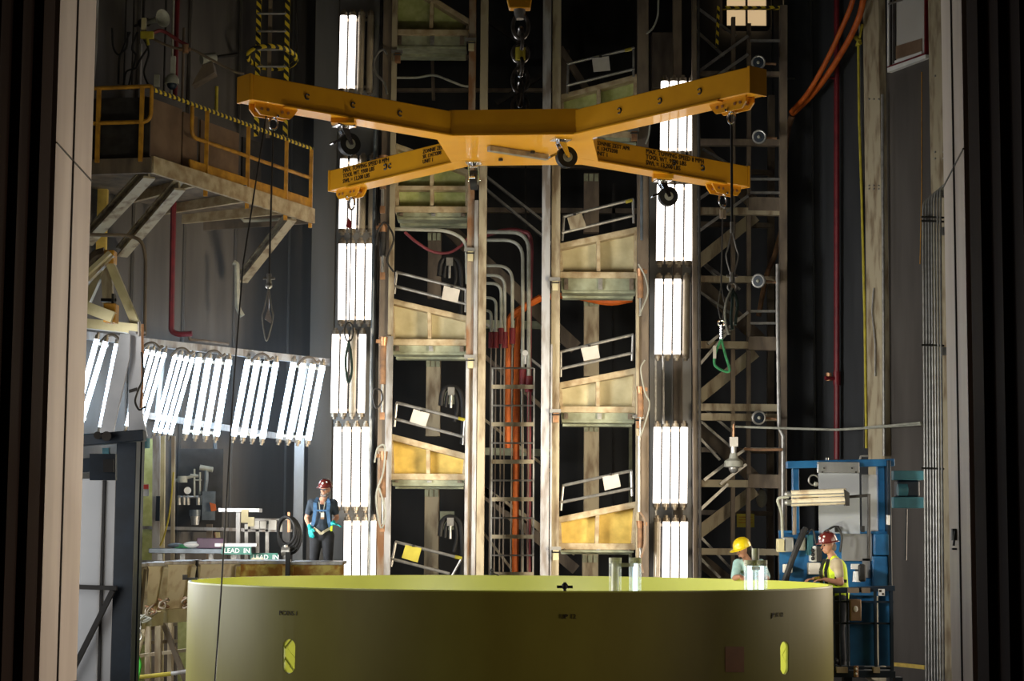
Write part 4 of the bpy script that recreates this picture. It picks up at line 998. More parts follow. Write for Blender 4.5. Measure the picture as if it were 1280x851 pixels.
# yellow railings on the long side
def rail_pt(px, h): # h above deck
    p = PLT(px, 150); return V((p.x, p.y, zt+h))
HT = zof(190, 108, Y1)-zt
t.part('top_rail', MB().cyl(rail_pt(190, HT), rail_pt(391, HT), .028, n=8), HAZARD, label='yellow and black striped top rail')
t.part('mid_rail', MB().tube(fillet([rail_pt(240, HT-.03), rail_pt(240, HT*.52), rail_pt(388, HT*.52)], .12), .026, 8), RAILY)
t.part('toe_board', MB().beam(rail_pt(238, .1), rail_pt(391, .1), .02, .13), RAILY)
for px in (259, 311, 359, 390):
    a = rail_pt(px, -.25); b = rail_pt(px, HT-.02); t.part('stanchion', MB().beam(a, b, .05, .05), RAILY)
# front railing (left part)
fq = lambda px, h: V((P(px, 150, Y1).x, Y1-.02 + (190-px)*.0015, zt+h))
t.part('front_rail', MB().tube(fillet([fq(107, HT*.99), fq(187, HT*1.0), fq(189, HT*.98), fq(189, HT*.5), fq(150, HT*.5), fq(107, HT*.5)], .12), .026, 8), RAILY)
for px in (121, 177): t.part('stanchion', MB().beam(fq(px, -.05), fq(px, HT), .05, .05), RAILY)
# brown sheet screens behind the railing
def screen(x0, x1, h0, h1, m=TAN2):
    a = rail_pt(x0, 0)+V((-.12, .1, 0)); b = rail_pt(x1, 0)+V((-.12, .1, 0))
    t.part('screen_panel', MB().beam(V((a.x, a.y, zt+(h0+h1)/2)), V((b.x, b.y, zt+(h0+h1)/2)), .03, h1-h0), m)
SCR = mat('brown_screen', (.30, .20, .13), (.20, .13, .085), 2.5, .4, .3, bump=.1)
screen(192, 236, .0, HT*.93, SCR); screen(238, 256, .0, HT*.9, SCR); screen(260, 308, .05, HT*.88, SCR); screen(313, 336, .05, HT*.85, DARK)
fs = MB(); a = fq(109, 0)+V((0, .12, 0)); b = fq(186, 0)+V((0, .12, 0)); fs.beam(V((a.x, a.y, zt+HT*.45)), V((b.x, b.y, zt+HT*.45)), .03, HT*.85); t.part('screen_panel', fs, DARK)
# knee braces
for (x1, y1, Ya, x2, y2, Yb, w_) in ((108, 300, 25.2, 186, 216, 23.6, .16), (152, 315, 25.8, 224, 231, 24.2, .15), (303, 348, 28.1, 364, 270, 26.8, .14)):
    t.part('knee_brace', MB().ibeam(P(x1, y1, Ya), P(x2, y2, Yb), w_, .15, .025), TAN)
t.part('hanging_bracket', MB().beam(PLT(306, 232), PLT(306, 246), .05, .1), SILV)
# fixed gear above the platform
hose('pale vertical pipe at far upper left beside the doorway jamb', [(120, -5), (118, 60), (114, 112)], .04, 24.5, PALE, name='conduit', cat='conduit')
for x, y0, y1, r, m, lab in ((222, -5, 105, .035, REDP, 'dark red pipe standing behind the upper left platform'), (217, -5, 112, .018, HORNG, 'thin grey conduit left of the dark red pipe above the platform'), (230, 35, 112, .02, TAN2, 'brown conduit right of the dark red pipe above the platform'), (208, -5, 110, .016, DARK, 'thin black conduit by the grey horn above the platform'), (176, 55, 110, .02, PALE, 'short bright conduit below the yellow junction box'), (158, -5, 110, .012, DARK, 'leftmost thin black cable above the upper left platform'), (168, -5, 112, .014, DARK, 'second thin black cable above the upper left platform'), (180, -5, 30, .02, DARK, 'black cable dropping to the yellow junction box'), (271, 108, 134, .025, YCAB, 'short pale yellow stub behind the platform railing')):
    Y = WLXinv = 24.6 + (x-108)*.015
    q0 = P(x, y0, Y); q1 = P(x, y1, Y)
    one('conduit', MB().cyl(q0, V((q0.x, Y, min(q1.z, zt+HT+.5) if y1 > 100 else q1.z)), r, n=8), m, lab, 'conduit')
t = T('horn_speaker', 'grey trumpet horn loudspeaker above the upper left platform', 'loudspeaker'); Y = 24.6
c = P(203, 23, Y); d = V((.75, -.6, 0)).normalized()
R_ = d.to_track_quat('Z', 'Y').to_matrix()
t.part('bell', MB().lathe([(.03, -.32), (.035, -.15), (.06, -.06), (.105, 0), (.12, .01), (.1, 0), (.03, -.12)], c, 24, R_), HORNG)
t.part('driver', MB().cyl(c-d*.3, c-d*.42, .06, n=14), DARK); t.part('bracket', MB().cyl(c-d*.3, c-d*.3+V((-.2, .2, 0)), .02, n=6), DARK)
t = T('junction_box', 'yellow junction box below the horn loudspeaker', 'box'); Y = 24.5; p = P(184, 44, Y)
t.part('body', MB().box(p, (.17, .08, .09)), YCAB, bevel=.006); t.part('bracket', MB().box(p+V((-.05, .02, .13)), (.06, .05, .2)), CREAM)
t.part('gland', MB().cyl(p-V((0, 0, .04)), p-V((-.02, 0, .13)), .02, n=8), YCAB)
hose('dull red hose running right from the yellow junction box', [(190, 42), (200, 38), (210, 42), (222, 50), (235, 57)], .025, 24.6, REDH, sm=True)
hose('brown cable running right below the dull red hose', [(190, 48), (205, 55), (220, 60), (240, 62), (256, 70), (290, 88), (305, 92)], .018, 24.7, TAN2, sm=True)
for i, pts in enumerate(([(160, 40), (158, 60), (150, 70), (148, 105)], [(172, 40), (165, 60), (170, 70), (165, 90), (160, 112)], [(185, 60), (175, 75), (170, 85), (158, 90), (154, 110)], [(178, 45), (186, 65), (180, 90), (187, 110)], [(140, 35), (142, 60), (150, 68), (158, 50), (163, 40)])):
    hose(['black cable loop leftmost in the tangle above the platform', 'black cable second in the tangle above the platform', 'black cable crossing the tangle above the platform', 'black cable rightmost in the tangle above the platform', 'black cable making a hook shape in the tangle above the platform'][i], pts, .014, 24.55, BLACK, sm=True, group='tangled cables above the upper left platform')
t = T('security_camera', 'grey dome camera above the platform railing corner', 'camera'); Y = 24.2; p = P(215, 102, Y)
t.part('housing', MB().lathe([(.01, .09), (.06, .08), (.09, .03), (.095, -.03), (.01, -.03)], p, 20), HORNG)
t.part('dome', MB().sphere(p-V((0, 0, .04)), .065, 16, 8), NAVY); t.part('stem', MB().box(p+V((.01, 0, .2)), (.06, .05, .26)), HORNG)
one('small_box', MB().box(P(196, 101, 24.2), (.07, .06, .16)), HORNG, 'small grey upright box left of the dome camera', 'box', bevel=.005)
one('red_valve', MB().cyl(P(232, 56, 24.5), P(232, 66, 24.5), .04, n=10).cyl(P(224, 62, 24.5), P(238, 62, 24.5), .025, n=8), RUST, 'rusty valve on the conduit right of the dark red pipe', 'valve')
t = T('floodlight', 'dark floodlight with tilted hood above the platform railing', 'floodlight'); Y = 25.2; p = P(256, 88, Y)
t.part('hood', MB().prism([p+V((-.17, 0, -.2)), p+V((.13, 0, -.02)), p+V((.1, 0, .12)), p+V((-.03, 0, .08))], (0, .25, 0)), TAN2); t.part('body', MB().cyl(p+V((-.05, 0, .15)), p+V((.12, .1, .2)), .07), HORNG)
t.part('mount', MB().cyl(p+V((.1, .1, .2)), p+V((.35, .5, .35)), .025, n=8), DARK)
# striped ladder cage
t = T('caged_ladder', 'dark wall ladder with yellow and black striped cage at upper left', 'ladder'); Y = 28.3
for x in (322, 358): t.part('striped_post', vbox(x-3, x+3, Y, zof(x, 170, Y), zof(x, -20, Y), .05, 80), HAZARD)
t.part('centre_rail', vbox(334, 339, Y+.1, zof(336, 170, Y), zof(336, -20, Y), .05, 80), TAN2)
for y in (17, 39, 62, 83): t.part('rung', MB().cyl(P(322, y, Y), P(358, y, Y), .018, n=6), SILV)
c = P(341, 74, Y); t.part('striped_hoop', MB().torus(c+V((0, -.1, 0)), .36, .035, (0, .25, 1), 28, 8), HAZARD)
t.part('side_wire', MB().cyl(P(370, -5, Y), P(372, 80, Y), .012, n=6), DARK)

# wall items below the platform
hose('dark red pipe hanging from the upper left platform with an elbow at its foot', [(217, 245), (214, 414), (222, 418), (240, 417)], .04, 26.2, REDP, fil=.15, name='pipe', cat='pipe')
hose('thin brown conduit running right from the red pipe elbow', [(236, 416, 26.2), (237, 424, 26.3), (262, 427, 26.8), (285, 430, 27.3)], .02, 26.5, TAN2, name='conduit', cat='conduit')
hose('dark thin conduit frame running along and down the left wall', [(100, 293), (160, 294), (177, 300), (182, 320), (181, 420)], .025, 24.6, TAN2, fil=.3, name='conduit', cat='conduit')
hose('grey curved grab pipe under the long side of the upper left platform', [(292, 328), (296, 330), (297, 385), (303, 395)], .04, 27.6, HORNG, fil=.15, name='pipe', cat='pipe')
hose('grey conduit bending under the deck of the upper left platform', [(298, 268, 27.2), (305, 276, 27.2), (370, 273, 27.2)], .025, 27.2, HORNG, name='conduit', cat='conduit')
one('wall_post', vbox(121, 133, 25.3, zof(127, 320, 25.3), zof(127, 215, 25.3), .1, 270), YELP, 'short yellow-tinted post on the wall behind the platform braces', 'post')
# A-frame bracket behind the jamb
t = T('a_frame', 'cream steel A-frame bracket at left above the slanted lamps', 'bracket'); Y = 22.6
for x1, y1, x2, y2, w_, dY, m in ((136, 325, 171, 407, 10, 0, CREAM), (132, 325, 93, 412, 9, .3, CREAM), (97, 362, 140, 318, 8, -.1, TAN), (98, 352, 138, 316, 5, -.2, CREAM)):
    t.part('leg', pbar(x1, y1, x2, y2, w_, Y+dY, .12), m)
t.part('apex_block', MB().box(P(138, 322, Y), (.12, .2, .16)), RAILY, bevel=.01)
t.part('upper_cap', MB().tube(smooth([P(103, 360, Y+.4), P(110, 335, Y+.4), P(120, 322, Y+.4), P(132, 318, Y+.4)], 4), .09, 8), TAN2)
t.part('tie_beam', pbar(93, 403, 176, 412, 12, Y-.1, .16), CREAM); t.part('lower_arm', pbar(90, 377, 142, 397, 14, Y-.6, .14), CREAM)
t.part('arm_block', MB().box(P(139, 392, Y-.5), (.14, .2, .22)), RAILY, bevel=.01)
t.part('post', pbar(133, 330, 137, 400, 13, Y+.3, .1), TAN)
t.part('clamp', MB().box(P(142, 381, Y-.3), (.03, .12, .25)).box(P(136, 375, Y-.3), (.18, .03, .04)), DARK)

# ------------------------------------------------------------------ near left dark lift with clear panels
YN = 14.0
def lpost(x0, x1, y0, y1, dY=0, d=.1):
    a = P(x0, y0, YN+dY); b = P(x1, y0, YN+dY); z1 = max(0, zof((x0+x1)/2, y1, YN+dY)); return MB().bb(a.x, b.x, YN+dY, YN+dY+d, z1, a.z)
t = T('work_lift', 'dark navy lift mast with clear side panels standing just inside the left jamb', 'lift')
mast = t.part('mast', lpost(146, 171, 542, 1100, 0, .16), NAVY, bevel=.006)
t.part('mast_rear_post', lpost(172, 178, 548, 1100, .25, .1), NAVY)
t.part('top_beam', pbar(84, 552, 181, 544, 14, YN-.1, .12), NAVY, bevel=.005)
t.part('top_beam_rear', pbar(84, 549, 130, 549, 13, YN+.3, .12), TEAL)
t.part('lift_arm', pbar(84, 583, 132, 580, 17, YN-.9, .1), NAVY, bevel=.005)
t.part('arm_clevis', MB().prism([P(112, 567, YN-1), P(144, 567, YN-1), P(144, 600, YN-1), P(112, 600, YN-1)], (0, .06, 0)), NAVY)
t.part('clevis_window', MB().prism([P(129, 574, YN-1.02), P(142, 574, YN-1.02), P(142, 590, YN-1.02), P(129, 590, YN-1.02)], (0, .02, 0)), BLACK)
t.part('pivot', MB().cyl(P(133, 545, YN-.25), P(133, 545, YN+.1), .035, n=14).cyl(P(122, 544, YN-.25), P(122, 544, YN+.1), .028, n=14), DARK)
t.part('panel_stile', lpost(128.5, 131.5, 600, 1100, 0, .03), BLACK)
for x0, x1 in ((86, 128), (131, 144)):
    t.part('clear_panel', lpost(x0, x1, 600, 1100, .02, .008), PLEXI, label='clear hazy panel')
one('lift_column', lpost(103, 126, 598, 1100, .6, .2), PLATE, 'pale steel column behind the clear panels of the dark lift', 'column', bevel=.006)
one('lift_column', lpost(131, 160, 598, 1100, .7, .2), PALE, 'narrow pale column behind the dark lift mast', 'column', bevel=.006)
one('lift_column', lpost(88, 102, 598, 1100, .9, .2), TABLETOP, 'bluish column at the left behind the clear panels of the dark lift', 'column', bevel=.006)
t.part('cross_rail', pbar(85, 733, 146, 735, 5.5, YN-.05, .05), BLACK)
t.part('diagonal_brace', pbar(141, 738, 84, 852, 6, YN-.05, .05), BLACK)
t.part('inner_strut', pbar(133, 560, 133, 600, 8, YN+.1, .06), TEAL)
# bright metal plates rising above it
t = T('metal_plate_bracket', 'tall pale grey metal plates standing above the near left lift', 'bracket')
def quad(pts, Y, d, m, nm, lab=None): return t.part(nm, MB().prism([P(x, y, Y) for x, y in pts], (0, d, 0)), m, label=lab, bevel=.003)
quad([(161, 413), (177, 415), (178, 520), (184, 545), (160, 545)], YN+.3, .03, PLATE, 'upright_plate')
quad([(150, 417), (163, 417), (162, 447), (141, 543), (124, 543)], YN+.25, .03, PLATE, 'slanted_plate')
quad([(161, 487), (171, 484), (171, 488), (161, 491)], YN+.28, .01, DARK, 'slot')
t.part('pin', MB().cyl(P(174, 402, YN+.3), P(174, 420, YN+.3), .012, n=8).cyl(P(170, 416, YN+.3), P(182, 416, YN+.3), .01, n=6), SILV)
t.part('support_post', MB().bb(P(160, 545, YN+.3).x, P(178, 545, YN+.3).x, YN+.3, YN+.36, 0, zof(170, 545, YN+.3)), NAVY)
hose('thin cable hanging beside the tall pale metal plates', [(177, 440), (179, 470), (172, 490), (169, 502), (174, 512), (182, 508)], .008, YN+.2, DARK, sm=True)
hose('thin brass rod running down beside the tall pale metal plates', [(178, 405), (178, 480), (176, 510)], .01, YN+.25, BRASS)
one('sensor_head', MB().cyl(P(180, 548, YN+.5), P(180, 560, YN+.5), .045, n=14), LAMPC if False else TEAL, 'small teal sensor right of the dark lift mast', 'sensor')

# ------------------------------------------------------------------ left rear equipment
t = T('equipment_frame', 'tan and grey steel frame standing against the left rear wall', 'frame'); 
for x1, y1, x2, y2, w_, Y, m in ((196, 545, 194, 900, 9, 25.6, PALE), (204, 545, 201, 900, 5, 25.4, CREAM), (217, 545, 214, 900, 4, 26.0, TAN), (170, 545, 168, 900, 6, 25.0, FLANGE), (262, 655, 262, 900, 7, 26.5, TAN2)):
    t.part('post', pbar(x1, y1, x2, y2, w_, Y, .08), m)
for x1, y1, x2, y2, w_, Y, m in ((168, 659, 305, 662, 4, 26.2, PALE), (168, 702, 250, 702, 4, 25.6, PALE), (168, 788, 245, 775, 5, 25, TAN), (168, 804, 245, 800, 4, 25.1, TAN)):
    t.part('rail', pbar(x1, y1, x2, y2, w_, Y, .06), m)
t.part('panel', pbar(183, 548, 181, 900, 20, 26.4, .03), MINT); t.part('slot_cover', pbar(198, 620, 197, 651, 5, 25.5, .04), NAVY)
hose('slack yellowish rope hanging by the cream post at left rear', [(217, 590), (212, 640), (205, 670), (200, 682)], .012, 25.3, YCAB, sm=True)
t = T('danger_sign', 'small red and white notice on the mint panel behind the dark lift', 'sign'); Y = 26.2
t.part('plate', MB().prism([P(174, 605, Y), P(186, 605, Y), P(186, 620, Y), P(174, 620, Y)], (0, .01, 0)), WHITE)
t.part('red_band', MB().prism([P(174.5, 605.5, Y-.01), P(185.5, 605.5, Y-.01), P(185.5, 611, Y-.01), P(174.5, 611, Y-.01)], (0, .008, 0)), REDINK)
t = T('gauge_panel', 'dark valve and gauge panel on the left rear wall', 'control panel'); Y = 26.9
a = P(222, 560, Y); b = P(275, 665, Y); t.part('board', MB().bb(a.x, b.x, Y+.15, Y+.18, b.z, a.z), DARK)
for x in (224, 230, 235, 248, 252): t.part('valve', MB().cyl(P(x, 622, Y), P(x, 631, Y), .03, n=8).cyl(P(x, 619, Y), P(x, 622, Y), .015, n=6), SILV)
t.part('valve_rail', MB().cyl(P(222, 621, Y+.03), P(255, 621, Y+.03), .018, n=8), SILV)
t.part('gauge', MB().cyl(P(234.5, 613, Y), P(234.5, 613, Y+.05), .05, n=18), WHITE)
t.part('regulator', MB().cyl(P(228, 595, Y-.02), P(228, 603, Y-.02), .07, n=12).cyl(P(218, 601, Y), P(245, 594, Y), .02, n=8).cyl(P(238, 594, Y), P(248, 595, Y), .022, n=8), HORNG)
t.part('filter_bowl', MB().cyl(P(244, 645, Y-.02), P(244, 656, Y-.02), .07, .05, n=14), ALU); t.part('filter_head', MB().cyl(P(244, 637, Y-.02), P(244, 645, Y-.02), .08, n=14), TABLETOP)
t.part('blue_pipework', MB().tube([P(258, 585, Y), P(258, 600, Y), P(256, 615, Y), P(262, 620, Y)], .03, 8).box(P(261, 632, Y), (.17, .1, .4)), TABLETOP)
t.part('manifold', MB().tube([P(243, 586, Y), P(243, 620, Y)], .014, 6).tube([P(250, 590, Y), P(250, 618, Y)], .014, 6).tube([P(243, 600, Y), P(252, 600, Y)], .012, 6).cyl(P(250, 584, Y), P(266, 587, Y), .04, n=10), HORNG)
one('earmuff', MB().prism([P(262, 628, 26.8), P(269, 630, 26.8), P(270, 638, 26.8), P(264, 639, 26.8)], (0, .05, 0)), ORHOSE, 'small bright orange pouch hanging on the gauge panel', 'pouch')
hose('vertical grey pipe right of the gauge panel on the left rear wall', [(269, 548), (268, 625)], .03, 27.4, TABLETOP, name='conduit', cat='conduit')
t = T('spray_gun', 'white and cream spray gun hanging right of the gauge panel', 'tool'); Y = 27.4; p = P(272, 658, Y)
t.part('body', MB().beam(P(270, 654, Y), P(276, 661, Y), .07, .06), WHITE); t.part('grip', MB().beam(P(272, 662, Y), P(273, 672, Y), .05, .05), CREAM)
hose('brown hose beside the hanging spray gun', [(267, 640), (266, 655), (269, 675), (272, 690)], .02, 27.5, RUST, sm=True)
# table with things on it
t = T('workbench', 'long blue-grey steel bench against the left rear wall', 'bench'); Y = 24.6
a = P(193, 685, Y); b = P(297, 689, Y)
t.part('top', MB().bb(a.x, b.x, Y-.4, Y+.3, a.z-.06, a.z), TABLETOP, bevel=.006)
for x in (198, 226, 262, 290): t.part('leg', MB().bb(P(x, 700, Y).x-.03, P(x, 700, Y).x+.03, Y+.1, Y+.16, 0, a.z-.06), SILV)
zt_b = a.z
def on_bench(name, px, w_, d, h, m, lab, cat, extra=None):
    c = P(px, 683, Y); mb = MB().box((c.x, Y-.1, zt_b+h/2+.002), (w_, d, h)); return one(name, mb, m, lab, cat, bevel=.008)
on_bench('rag', 232, .22, .2, .05, GREENROPE, 'crumpled green cloth on the blue-grey bench', 'cloth')
one('rag', MB().sphere(V((P(244, 680, Y).x, Y-.15, zt_b+.045)), (.13, .1, .045), 14, 8), WHITE, 'crumpled white cloth on the blue-grey bench', 'cloth')
one('rag', MB().sphere(V((P(222, 680, Y).x, Y-.12, zt_b+.035)), (.11, .1, .035), 14, 8), TABLETOP, 'bluish cloth at the left of the green cloth on the bench', 'cloth')
PURP = mat('purple_plastic', (.07, .02, .06), (.04, .012, .035), 4, .4)
on_bench('crate', 266, .34, .25, .13, PURP, 'dark purple box on the blue-grey bench', 'box')
# stands and monitors
t = T('tool_stand', 'grey T-shaped stand behind the bench with a lit top shelf', 'stand'); Y = 25.2
t.part('post', pbar(298, 635, 297, 900, 5, Y, .07), PALE); a = P(275, 637, Y); b = P(326, 637, Y)
t.part('top_shelf', MB().bb(a.x, b.x, Y-.15, Y+.15, a.z-.03, a.z+.02), ALU, bevel=.004)
t.part('hanging_cloth', MB().box(P(306, 645, Y-.15), (.09, .04, .17)).box(P(314, 652, Y-.15), (.08, .05, .12)), CREAM)
t = T('instrument_rack', 'grey instrument rack with white boxes left of the navy-shirted worker', 'rack'); Y = 25.6
for x in (308, 322, 334): t.part('post', pbar(x, 655, x-1, 900, 4, Y, .05), SILV)
t.part('rail', pbar(304, 663, 365, 663, 3, Y, .05), PALE); t.part('upper_rail', pbar(304, 649, 365, 650, 3, Y, .05), PALE)
for i, (x, w_, h) in enumerate(((319, .12, .11), (329, .08, .1), (341, .1, .13), (357, .13, .16))):
    t.part('white_box', MB().box(P(x, 656, Y-.06), (w_, .1, h)), WHITE if i != 3 else HORNG, bevel=.005)
t = T('hose_reel', 'black hose coil hanging on a dark stand left of the worker', 'hose reel'); Y = 24.8
c = P(358, 663, Y)
for k in range(4): t.part('hose_turn', MB().torus(c+V((.01*k, .03*k, -.02*k)), .13+.015*k, .02, (.5, 1, .1), 22, 7, sx=1.35), BLACK)
t.part('stand', pbar(358, 650, 355, 900, 9, Y+.1, .08), DARK); t.part('upper_stem', pbar(361, 640, 361, 665, 3, Y, .03), BRASS)
t.part('pump', MB().cyl(P(352, 689, Y-.1), P(362, 689, Y-.1), .06, n=12).cyl(P(357, 681, Y-.1), P(357, 700, Y-.1), .035, n=10), SILV)
def leadsign(x0, y0, x1, y1, Y, txt, label, cover=0):
    t = T('lead_sign', label, 'sign'); a = P(x0, y0, Y); b = P(x1, y1, Y)
    t.part('plate', MB().bb(a.x, b.x, Y, Y+.015, b.z, a.z), GREENSIGN)
    h = a.z-b.z; t.part('lettering', text_mesh(txt, h*.85, V((a.x+.03, Y-.004, b.z+h*.2)), (1, 0, 0), (0, 0, 1), .001, 1.0), WINK, label='white lettering')
leadsign(277, 683, 314, 693, 24.0, 'LEAD  IN', 'green sign lettered LEAD IN, the upper one beside the bench end')
leadsign(313, 691, 347, 701, 24.2, 'LEAD  IN', 'green sign lettered LEAD IN, the lower one left of the worker')
one('sign_support', pbar(270, 681, 322, 681, 4, 24.1, .2), PALE, 'pale shelf strip just above the upper LEAD IN sign', 'shelf')
t = T('picture_stand', 'small pale square open stand standing in front of the lower LEAD IN sign', 'stand'); Y = 22.6
for x1, y1, x2, y2 in ((315, 698, 329, 698), (315, 704, 329, 704), (315, 698, 315, 706), (329, 698, 329, 706)): t.part('bar', pbar(x1, y1, x2, y2, 2, Y, .03), TAN)
# canted platforms standing around the ring on the left
def wedge(label, tl, tr, br, bl, Ya, Yb, m, side=None):
    t = T('canted_platform', label, 'platform', 'canted platforms standing behind the ring')
    A, B = P(*tl, Ya), P(*tr, Yb); C_, D_ = P(*br, Yb+.2), P(*bl, Ya+.2)
    B.z = A.z = (A.z+B.z)/2
    t.part('face_panel', MB().prism([A, B, C_, D_], (0, .05, 0)), m)
    tp_ = MB().prism([A+V((-.01, -.03, 0)), B+V((.01, -.03, 0)), B+V((.02, .45, .01)), A+V((.02, .45, .01))], (0, 0, .035)); t.part('top_plate', tp_, PALE, bevel=.005)
    n = 1
    for P1, P2 in ((A, D_), (B, C_)):
        t.part('side_rib', MB().beam(P1, P2, .05, .12), m)
    z0 = min(C_.z, D_.z)
    t.part('foot_beam', MB().beam(V((D_.x, D_.y, z0-.05)), V((C_.x, C_.y, z0-.05)), .14, .14), CREAM, bevel=.006)
    return t
CREAM2 = mat('worn_cream_paint', (.80, .71, .53), (.58, .44, .28), 5, .45, bump=.1, lo=.3, hi=.5)
STAIN = mat('rust_stained_yellow', (.75, .62, .18), (.45, .22, .05), 6, .5, bump=.1, lo=.42, hi=.6)
wedge('leftmost canted cream platform by the dark lift mast', (172, 709), (182, 708), (176, 770), (158, 772), 19.3, 19.5, TAN2)
wedge('narrow canted cream platform second from the left behind the ring', (181, 708), (206, 707), (197, 760), (182, 768), 19.5, 19.8, CREAM2)
wedge('wide canted cream platform touching the left end of the ring', (207, 706), (241, 705), (232, 762), (203, 762), 19.8, 20.2, CREAM2)
wedge('canted platform right of the black gap behind the left rim', (247, 705), (297, 705), (292, 760), (240, 760), 20.4, 20.9, CREAM2)
wedge('rust-stained canted platform behind the left part of the rim', (298, 705), (356, 705), (356, 760), (297, 760), 20.9, 21.2, STAIN)
wedge('rust-stained canted platform standing in front of the navy-shirted worker', (364, 706), (427, 706), (427, 760), (364, 760), 21.2, 21.2, STAIN)
one('dark_strut', pbar(360, 690, 359, 760, 5, 21.1, .1), BLACK, 'black upright strut between two rust-stained platforms', 'strut')
one('dark_strut', pbar(244, 700, 243, 762, 7, 20.35, .1), BLACK, 'black strut in the gap between cream platforms', 'strut')
t = T('support_stand', 'pale welded stand under the cream platforms left of the ring', 'stand'); Y = 20.2
for x1, y1, x2, y2, w_, m, dY in ((198, 775, 197, 960, 7, TAN, 0), (213, 775, 211, 960, 5, TAN, .5), (203, 775, 240, 870, 6, TAN2, .1), (181, 780, 168, 830, 5, TAN, .2), (170, 820, 238, 812, 4, TAN, .3), (185, 775, 184, 960, 6, TAN, .8)):
    t.part('member', pbar(x1, y1, x2, y2, w_, Y+dY, .08), m)
t.part('yellow_rail', MB().cyl(P(168, 847, Y-.2), P(214, 842, Y-.2), .022, n=8), YCAB); t.part('rail_end', MB().cyl(P(214, 842, Y-.2), P(238, 838, Y-.2), .02, n=8), PALE)
for i, (cx0, cy0, sx, sy) in enumerate(((180, 772, 10, 7), (188, 762, 9, 10), (204, 755, 8, 9), (233, 754, 8, 9))):
    random.seed(40+i)
    pts = [(cx0+sx*math.cos(a*1.9+i)*random.uniform(.4, 1), cy0+sy*math.sin(a*1.3+i)*random.uniform(.4, 1), 19.25+.1*math.sin(a)) for a in range(16)]
    hose(['tangled grey cable under the leftmost cream platform', 'brown cable tangle under the narrow cream platform', 'brown cable bunch between the cream platforms', 'dark brown cable bunch beside the ring'][i], pts, .009, 19.3, RUSTCOL if i else HORNG, sm=True)
t = T('lime_lanyard', 'bright lime green rope lanyard hanging beside the dark lift mast', 'rope'); Y = 18.6
t.part('rope', MB().tube(smooth([P(173, 800, Y), P(171, 815, Y), P(175, 830, Y), P(172, 850, Y), P(176, 862, Y)], 5), .016, 6), LIME)
t.part('carabiner', MB().torus(P(172, 782, Y), .035, .009, (0, 1, 0), 14, 6, sx=1.8), SILV); t.part('clip', MB().torus(P(174, 795, Y), .025, .009, (0, 1, 0), 14, 6, sx=1.6), SILV)
one('rear_screen', MB().prism([P(222, 770, 24.5), P(240, 770, 24.5), P(240, 900, 24.5), P(222, 900, 24.5)], (0, .03, 0)), MINT, 'blotchy green panel behind the stand left of the ring', 'panel')
# ------------------------------------------------------------------ right wall and what is fixed to it
RWY = lambda px, off=0.0: (16.61 - off) / ((px - 640)/F + .41)
RD = V((-.41, 1, 0)).normalized()      # along the right wall, away from the camera
RN = V((-1, -.41, 0)).normalized()     # out of the wall into the chamber
def rw(px, py, off=.05):
    d = P(px, py, 10) - CAM; return P(px, py, (16.61 - off)/(d.x/d.y + .41))
def wcol(name, label, x0, x1, off, depth, m, cat='column', ytop=None, ybot=None):
    t = T(name, label, cat)
    a = rw(x0, 400, off); b = rw(x1, 400, off); z0 = 0 if ybot is None else rw(x0, ybot, off).z; z1 = 14 if ytop is None else rw(x0, ytop, off).z
    q = [V((a.x, a.y, z0)), V((b.x, b.y, z0)), V((b.x, b.y, z0))-RN*depth, V((a.x, a.y, z0))-RN*depth]
    return t, t.part('face', MB().prism(q, (0, 0, z1-z0)), m, bevel=.006), a, b
t, f, a, b = wcol('wall_column', 'wide tan steel column on the right wall left of the small window', 1083, 1103, .14, .12, TAN)
for y in (124, 232, 236): 
    m = MB()
    for k in (.2, .5, .8): p = rw(1083*(1-k)+1103*k, y, .14); m.cyl(p+RN*.02, p, .014, n=6)
    t.part('bolts', m, SILV)
t, f, a, b = wcol('wall_column', 'tan steel column on the right wall right of the small window', 1166, 1184, .14, .12, TAN)
for y in (95, 190, 198):
    m = MB()
    for k in (.2, .8): p = rw(1166*(1-k)+1184*k, y, .14); m.cyl(p+RN*.02, p, .014, n=6)
    t.part('bolts', m, SILV)
def wpipe(name, label, pts, r, m, off=.1, cat='pipe', sm=False, parts=None):
    q = [rw(x, y, off) for x, y in pts]
    if sm: q = smooth(q, 5)
    t = T(name, label, cat); t.part('pipe', MB().tube(q, r, 8), m)
    return t
t = wpipe('pipe', 'dark crimson standpipe with copper valve on the right wall', [(1046, -5), (1046, 574)], .042, REDP, .12)
p = rw(1046, 473, .12); t.part('valve_body', MB().cyl(p+V((0, 0, .1)), p-V((0, 0, .1)), .055, n=10).cyl(p, p+RN*.2, .03, n=8), REDP)
q = rw(1036, 471, .25); t.part('valve_wheel', MB().cyl(q+V((0, 0, .06)), q-V((0, 0, .06)), .045, n=8).cyl(q, p, .02, n=6), BRASS, label='copper valve')
p = rw(1045, 98, .12); t.part('small_valve', MB().cyl(p, p+RN*.28, .02, n=6), REDF)
wpipe('cable', 'yellow cable hanging down the right wall beside the tan column', [(1078, 30), (1074, 50), (1073, 60), (1074, 150), (1077, 240), (1081, 400), (1083, 560)], .02, YCAB, .16, 'cable')
wpipe('knot', 'yellow knot in the cable on the right wall', [(1070, 47), (1074, 51), (1072, 56), (1075, 53)], .035, YCAB, .18, 'knot')
wpipe('conduit', 'thin black conduit between the yellow cable and the tan column', [(1079, 20), (1080, 560)], .016, DARK, .12, 'conduit')
wpipe('conduit', 'thin grey conduit hugging the left side of the tan column', [(1074, 10), (1082, 560)], .012, HORNG, .1, 'conduit')
wpipe('conduit', 'pale thin conduit on the right side of the left tan column', [(1103, 118), (1103, 166), (1105, 570)], .02, SILV, .16, 'conduit')
